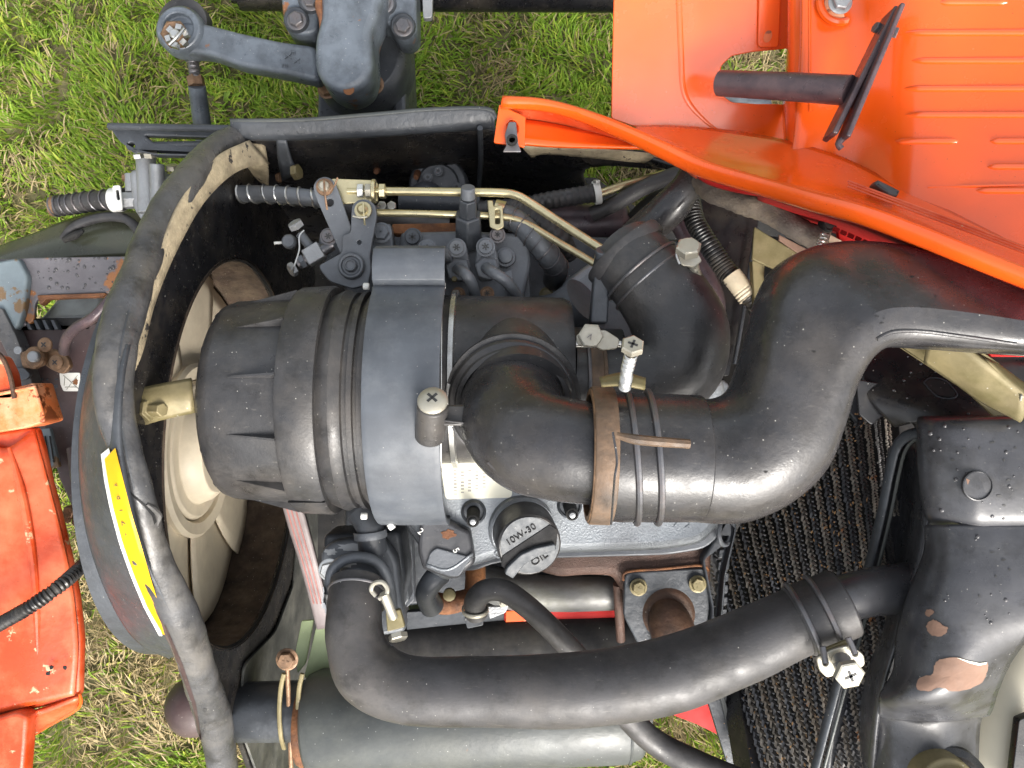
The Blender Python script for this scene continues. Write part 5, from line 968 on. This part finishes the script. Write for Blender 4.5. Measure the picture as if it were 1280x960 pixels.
bt = surf(top)
decal("diamond_hole", bt, rnd([(1156, 478), (1163, 473), (1180, 476), (1195, 492), (1190, 497), (1172, 494)], 4), "deep_black", t, .001)
MB().tube([on(bt, *p, 0) for p in ((1155, 478), (1163, 472.5), (1181, 475.5), (1196, 492), (1189, 498), (1171, 495), (1155, 478))], .0007, 6).build("hole_rim", "dark_grey_paint", t)
front = MB().grid([[(1150, 522, .66), (1158, 524, .642), (1200, 524, .630), (1250, 524, .625), (1320, 524, .62)], [(1150, 536, .662), (1156, 535, .634), (1200, 534, .615), (1250, 533, .612), (1320, 532, .608)],
     [(1152, 590, .662), (1158, 590, .632), (1205, 590, .610), (1250, 590, .606), (1320, 590, .602)], [(1158, 640, .664), (1165, 640, .634), (1210, 642, .612), (1250, 642, .608), (1320, 642, .604)],
     [(1164, 656, .667), (1172, 654, .642), (1212, 655, .618), (1250, 655, .613), (1320, 655, .610)]], 8, 8).build("cover_plate", "tank_paint", t, solid=.003)
bf = surf(front)
cpt = on(bf, 1221, 607, 0); MB().lathe(cpt, (0, .02, 1), [(-.001, R(19, .61)), (.0016, R(18.6, .61)), (.002, R(17.4, .61)), (.0004, R(16.4, .61)), (.0008, 0)], 40).build("round_emboss", "tank_paint", t)
decal("rust_chip", bf, splat(1209, 602, 3.5), "primer", t, .003)
body = MB().grid([[(1160, 656, .640), (1178, 656, .625), (1215, 656, .616), (1320, 656, .609)], [(1158, 694, .645), (1176, 692, .622), (1215, 690, .610), (1320, 690, .602)],
     [(1136, 750, .65), (1160, 748, .622), (1210, 740, .603), (1320, 740, .596)], [(1124, 795, .65), (1150, 793, .622), (1205, 792, .601), (1292, 782, .598)],
     [(1120, 840, .645), (1145, 838, .618), (1195, 838, .602), (1262, 822, .615)], [(1102, 872, .645), (1130, 874, .620), (1185, 872, .61), (1246, 856, .63)],
     [(1099, 889, .67), (1130, 893, .655), (1180, 895, .65), (1236, 888, .66)], [(1097, 902, .685), (1128, 906, .668), (1178, 907, .662), (1222, 902, .68)], [(1090, 990, .70), (1120, 990, .67), (1175, 990, .66), (1218, 990, .68)]], 8, 8).build("tank_body", "tank_paint", t, solid=.003)
bb = surf(body)
for cx_, cy_, pts in ((0, 0, [(1145, 860), (1150, 848), (1166, 842), (1168, 830), (1178, 824), (1200, 823), (1222, 830), (1234, 829), (1233, 842), (1224, 856), (1208, 862), (1190, 864), (1175, 859), (1160, 864)]), (0, 0, [(1158, 784), (1161, 777), (1168, 775), (1176, 780), (1184, 784), (1183, 792), (1174, 795), (1163, 793)]), (0, 0, [(1157, 764), (1162, 761), (1168, 764), (1163, 770), (1157, 769)])):
    decal("primer_patch", bb, [(x + random.uniform(-.9, .9), y + random.uniform(-.9, .9)) for x, y in smooth_loop(pts, 4)], "primer", t, .0008)
strip_decal("chipped_edge", bb, [(1196, 822), (1210, 826), (1224, 829), (1234, 828)], [(1200, 824), (1212, 829), (1224, 832), (1233, 830)], "cream_label", t, .0012, 2)
for bvh, lst in ((bf, ((1205, 560), (1240, 553), (1255, 575), (1262, 600), (1248, 620), (1190, 575), (1225, 560), (1270, 560), (1255, 632))), (bb, ((1255, 700), (1262, 712), (1245, 720), (1225, 745), (1240, 690))), (bt, ((1130, 480), (1150, 465), (1120, 500), (1205, 510), (1180, 515)))):
    for x, y in lst: decal("paint_chip", bvh, splat(x, y, random.uniform(1.5, 4), 9, .6, 1.6), "ink", t, .0006, 1)
MB().grid([[(1110, 560, .70), (1135, 550, .72), (1157, 556, .66)], [(1098, 640, .72), (1130, 640, .73), (1163, 645, .645)], [(1082, 720, .735), (1118, 718, .735), (1152, 715, .648)], [(1062, 800, .74), (1094, 800, .735), (1126, 795, .652)], [(1042, 885, .745), (1072, 885, .74), (1102, 882, .665)], [(1026, 990, .75), (1060, 990, .75), (1092, 990, .702)]], 6, 6).build("inner_funnel", "tank_paint", t, solid=.003)
rim = [V(1159, 542, .655), V(1148, 541, .66), V(1132, 546, .67), V(1120, 560, .68), V(1112, 590, .69), V(1102, 640, .70), V(1088, 700, .71), (V(1068, 780, .715)), V(1045, 860, .72), V(1012, 985, .73)]
MB().tube(rim, [R(7, .68)] * 10, 16, 8, flat=.55).build("funnel_rim", "dark_grey_paint", t); MB().tube([p + Vector((.006, -.002, .004)) for p in rim], R(2.2, .68), 8).build("rim_bead", "muffler_grey", t)
plate("end_flap", .674, rnd([(1070, 474), (1140, 486), (1157, 524), (1155, 556), (1149, 540), (1138, 524), (1118, 516), (1100, 522), (1090, 532), (1074, 518)], 4), .003, "black_paint", t)
droplets(bf, 1162, 530, 1276, 650, 24, 2.6, "droplet", t, .62); droplets(bb, 1170, 660, 1276, 780, 14, 2.2, "droplet", t, .62); droplets(bt, 1085, 440, 1230, 520, 26, 2.2, "droplet", t, .67)
MB().grid([[(1075, 850, .80), (1090, 850, .79)], [(1060, 985, .8), (1100, 985, .78)]], 3, 3).build("inner_rib", "dark_grey_paint", t, solid=.004)
MB().tube([V(1040, 752, .668), V(1070, 744, .672), V(1104, 738, .68), V(1140, 736, .69)], [R(27, .67), R(29, .67), R(30, .68), R(33, .69)], 40).build("inlet_pipe", "tank_paint", t)
MB().lathe(V(1187, 985, .64), (0, 0, 1), [(-.03, R(36, .64)), (-.002, R(36, .64)), (.0, R(30, .64)), (.008, R(26, .64)), (.010, R(18, .64)), (.010, 0)], 36).build("filler_cap", "olive_zinc", t, bevel=.001)
MB().lathe(V(1185, 988, .66), (0, 0, 1), [(-.03, R(56, .66)), (.0, R(54, .66)), (.004, R(46, .66)), (0, R(40, .66))], 40, close=False).build("filler_neck", "black_paint", t)
t = thing("tank_bracket", "folded olive zinc bracket lying across the tank top beside the duct", "bracket", (1220, 460, .62))
MB().grid([[(1169, 406, .585), (1200, 426, .583), (1232, 450, .580), (1282, 492, .578)], [(1160, 432, .60), (1195, 460, .598), (1230, 488, .595), (1280, 522, .593)], [(1156, 450, .613), (1190, 472, .61), (1225, 497, .608), (1272, 521, .606)]], 6, 4).build("face", "olive_zinc", t, solid=.003)
MB().grid([[(1169, 406, .584), (1205, 425, .582), (1222, 436, .58)], [(1222, 434, .60), (1240, 450, .60), (1250, 455, .60)]], 4, 4).build("fold", "olive_zinc", t, solid=.002)
MB().grid([[(1232, 448, .579), (1262, 476, .577), (1300, 508, .575)], [(1240, 448, .60), (1275, 474, .60), (1310, 500, .60)]], 4, 4).build("side_fold", "olive_zinc", t, solid=.002)
plate("foot", .63, rnd([(1124, 433), (1160, 433), (1250, 514), (1300, 520), (1300, 526), (1248, 526), (1210, 490)], 2), .003, "olive_zinc", t)
MB().tube([V(1277, 494, .576), V(1271, 522, .60)], .0008, 6).build("bright_edge", "steel", t)
t = thing("overflow_tank", "smooth cream plastic reservoir curving beside the radiator tank at lower right", "reservoir", (1255, 880, .85))
MB().tube([V(1330, 740, .88), V(1300, 800, .87), V(1262, 880, .86), V(1240, 1000, .86)], [R(52, .88), R(54, .87), R(50, .86), R(46, .86)], 36).build("reservoir", "cream_tank", t)
plate("dark_corner", .80, rnd([(1274, 900), (1300, 890), (1300, 1000), (1262, 1000)], 3), .01, "black_paint", t)
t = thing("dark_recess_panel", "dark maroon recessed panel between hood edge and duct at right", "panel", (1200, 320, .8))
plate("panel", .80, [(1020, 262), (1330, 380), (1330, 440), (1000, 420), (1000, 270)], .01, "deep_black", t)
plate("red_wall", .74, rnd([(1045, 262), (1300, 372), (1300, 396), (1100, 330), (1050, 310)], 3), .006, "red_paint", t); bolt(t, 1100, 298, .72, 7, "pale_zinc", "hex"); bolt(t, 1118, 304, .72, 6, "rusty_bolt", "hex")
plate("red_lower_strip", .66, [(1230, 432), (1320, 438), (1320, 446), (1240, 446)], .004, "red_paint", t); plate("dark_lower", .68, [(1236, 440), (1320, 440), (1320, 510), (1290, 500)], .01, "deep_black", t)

# ================================================================ orange hood
t = thing("orange_hood", "glossy orange open hood panel with ribbed floor filling the upper right corner", "hood", (1050, 150, .7))
pa = Pl((770, 150, .80), (770, -20, .76), (980, 100, .79))
hole = rnd([(972, 62), (940, 65), (915, 70), (902, 82), (899, 100), (901, 118), (915, 128), (945, 130), (972, 130)], 3)
plate("outer_panel", pa, rnd([(768, -40), (990, -40), (990, 60), (972, 62), (940, 65), (915, 70), (902, 82), (899, 100), (901, 118), (915, 128), (945, 130), (972, 130), (990, 132), (990, 178), (900, 172), (820, 168), (764, 148)], 3), .003, "orange_paint", t, bev=.0008)
MB().tube([pa.at(848, -20), pa.at(851, 60), pa.at(856, 118), pa.at(880, 150), pa.at(902, 166)], [.003, .003, .003, .002, .001], 10, flat=.35).build("press_line", "orange_paint", t)
plate("raised_strip", pa, rnd([(948, -40), (976, -40), (972, 60), (946, 60)], 6), .003, "orange_paint", t, lift=.004, bev=.001); plate("stain", pa, circ(958, 46, 5, 16, 8, 20), .0004, "faded_orange", t, lift=.0046, bev=.0001)
MB().grid([[(984, -30, .80), (984, 60, .80), (978, 130, .80), (980, 180, .79)], [(985, -30, .73), (985, 60, .74), (982, 130, .74), (984, 180, .74)], [(1004, -30, .712), (1003, 60, .72), (996, 130, .72), (998, 190, .722)]], 8, 5).build("step_wall", "orange_paint", t, solid=.003)
rows = [[(1002, -40, .712), (1060, -40, .70), (1140, -40, .655), (1230, -40, .635), (1340, -40, .61)], [(1001, 60, .715), (1060, 60, .705), (1140, 60, .665), (1230, 60, .64), (1340, 60, .61)],
        [(995, 140, .72), (1060, 140, .71), (1140, 140, .67), (1230, 140, .64), (1340, 140, .605)], [(990, 185, .722), (1055, 215, .712), (1140, 245, .655), (1230, 260, .62), (1340, 270, .58)], [(984, 205, .72), (1050, 240, .705), (1140, 290, .645), (1230, 330, .60), (1340, 380, .565)]]
floor = MB().grid(rows, 8, 8).build("ribbed_panel", "orange_paint", t, solid=.003)
bh = surf(floor)
for k, (y, xa, xb) in enumerate(((3, 1172, 1262), (41, 1124, 1330), (76, 1132, 1330), (111, 1122, 1330), (144, 1124, 1330), (177, 1118, 1200), (177, 1235, 1330), (209, 1232, 1330), (239, 1218, 1330), (-30, 1150, 1330))):
    pts = [on(bh, xa + (xb - xa) * j / 8, y, -.001) for j in range(9)]
    MB().tube(pts, [.0006] + [.0030] * 7 + [.0006], 16, 3, flat=.9).build("rib", "rib_gloss", t)
hoop("port_ring", on(bh, 1050, 3, 0), (0, 0, 1), R(25, .7), .0035, "orange_paint", t); MB().lathe(on(bh, 1050, 3, 0), (0, 0, 1), [(-.004, R(20, .7)), (.001, R(20, .7)), (.001, 0)], 32).build("port_recess", "faded_orange", t)
bolt(t, 1050, 3, .685, 15, "cast_aluminium", "hex")
MB().tube([on(bh, 1012, y, -.0005) for y in (-30, 40, 100, 140)], .0016, 8).build("bead", "orange_paint", t)
MB().tube([on(bh, x, y, -.0005) for x, y in ((1160, 234), (1200, 233), (1290, 231))], .0012, 8).build("bead", "orange_paint", t)
# hood edge: flange, bright rim and inner side
edge = [(628, 124, .76), (680, 128, .755), (730, 141, .745), (780, 160, .73), (830, 182, .715), (880, 205, .70), (950, 226, .665), (1020, 246, .625), (1080, 262, .595), (1150, 288, .565), (1220, 316, .54), (1310, 352, .515)]
low = [(626, 131, .763), (680, 135, .76), (728, 148, .752), (776, 169, .74), (824, 192, .725), (874, 216, .71), (947, 238, .672), (1016, 259, .631), (1076, 275, .60), (1146, 301, .57), (1216, 329, .545), (1308, 365, .52)]
MB().grid([[(796, 160, .790), (850, 160, .788), (920, 166, .775), (985, 178, .735), (1055, 200, .70), (1130, 238, .668), (1210, 278, .618), (1320, 334, .58)],
           [(790, 166, .75), (840, 178, .745), (900, 194, .728), (970, 210, .70), (1040, 229, .66), (1120, 261, .62), (1200, 295, .585), (1310, 344, .55)],
           [(780, 160, .731), (830, 182, .716), (880, 205, .701), (950, 226, .666), (1030, 247, .62), (1100, 269, .586), (1190, 304, .551), (1312, 353, .516)]], 10, 6).build("top_flange", "orange_paint", t, solid=.002)
for f_ in (4, 8, 11): MB().tube([V(1060 + k * 60, 237 + k * 22.5 - f_, .636 - k * .0245) for k in range(5)], .0009, 8).build("flange_line", "worn_orange", t)
MB().grid([[(x, y - 1, d + .004) for x, y, d in edge], edge, [(a[0] / 2 + b[0] / 2, a[1] / 2 + b[1] / 2, a[2] / 2 + b[2] / 2 - .0012) for a, b in zip(edge, low)], low, [(x, y + 1, d + .006) for x, y, d in low]], 6, 4).build("rim", "orange_paint", t, solid=.003)
MB().grid([[(x, y - 1, d + .002) for x, y, d in low[:6]], [(625, 150, .80), (680, 156, .80), (730, 166, .80), (790, 180, .79), (835, 196, .77), (872, 222, .72)]], 6, 6).build("inner_face", "worn_orange", t, solid=.002)
MB().grid([[(624, 148, .788), (680, 155, .788), (740, 168, .784), (800, 183, .775), (832, 186, .765)], [(618, 178, .775), (680, 184, .775), (740, 186, .77), (800, 187, .765), (832, 188, .76)]], 6, 4).build("lower_lip", "orange_paint", t, solid=.003)
plate("end_cap", .765, rnd([(624, 130), (657, 146), (656, 184), (617, 178)], 2), .004, "orange_paint", t, holes=[rnd([(633, 166), (633, 155), (638, 150), (644, 151), (648, 157), (648, 166)], 2)])
MB().grid([[(842, 196, .728), (880, 216, .712), (950, 240, .685), (1010, 262, .66)], [(858, 206, .735), (885, 228, .72), (930, 240, .705), (980, 246, .69)]], 6, 4).build("under_fold", "red_paint", t, solid=.002)
MB().grid([[(x, y, d + .003) for x, y, d in low[6:]], [(950, 262, .80), (1014, 280, .80), (1074, 300, .80), (1144, 324, .78), (1214, 352, .76), (1306, 386, .74)]], 6, 6).build("inner_wall", "red_paint", t, solid=.002)
for k in range(28):
    x, y = 1045 + k * 9.2, 285 + k * 3.9; MB().box(V(x, y + 2, .64 - k * .0022), (.0022, -.001, 0), (.0006, .0014, 0), (0, 0, .001)).build("edge_stitch", "red_paint", t)
pt = plate("latch_plate", .757, rnd([(633, 182), (631, 168), (636, 152), (645, 152), (648, 180), (652, 190), (628, 190)], 2), .003, "dark_steel", t); MB().lathe(V(640, 176, .752), (0, 0, 1), [(0, R(7, .75)), (.004, R(7, .75)), (.004, R(4, .75)), (0, R(4, .75))], 16).build("latch_ring", "deep_black", t)
t = thing("rubber_stop", "small black rubber stop block on the orange panel", "stop", (1108, 236, .69))
plate("block", .632, rnd([(1093, 230), (1098, 224), (1126, 238), (1122, 246), (1112, 244)], 2), .012, "rubber", t, bev=.002)
t = thing("support_rod", "dark purple grey rod poking through the orange panel cutout", "rod", (980, 108, .70))
MB().tube([V(900, 104, .74), V(980, 108, .70), V(1062, 113, .66)], [R(16, .72), R(17, .70), R(18.5, .66)], 28, smooth=False).build("rod", "rod_purple", t)
MB().tube([V(900, 118, .95), V(930, 126, .97), V(960, 132, .98)], R(8, .96), 14).build("pale_hose", "axle_grey", t)
def bar(a, b, w, d0, d1, name, par):
    A, B = V(*a, d0), V(*b, d1); m_ = (A + B) / 2; v_ = (B - A) / 2; s_ = v_.cross(Vector((0, 0, 1))).normalized() * w / 2
    MB().box(m_, v_, s_, (0, 0, .012)).build(name, "rod_purple", par, bevel=.0012)
t = thing("pedal_plates", "pair of slanted dark steel plates clamped together on the support rod", "bracket", (1080, 95, .65))
bar((1114, 16), (1037, 172), .0048, .655, .66, "plate", t); bar((1121, 12), (1053, 176), .0040, .645, .65, "plate", t)
MB().tube([V(1053, 174, .65), V(1048, 180, .65), V(1052, 186, .65)], R(4, .65), 10).build("hook", "rod_purple", t)
bolt(t, 1098, 36, .66, 7, "dark_steel", "hexn", ax=(-1, .4, .3)); bolt(t, 1116, 40, .65, 7, "dark_steel", "hexn", ax=(1, -.4, .3))
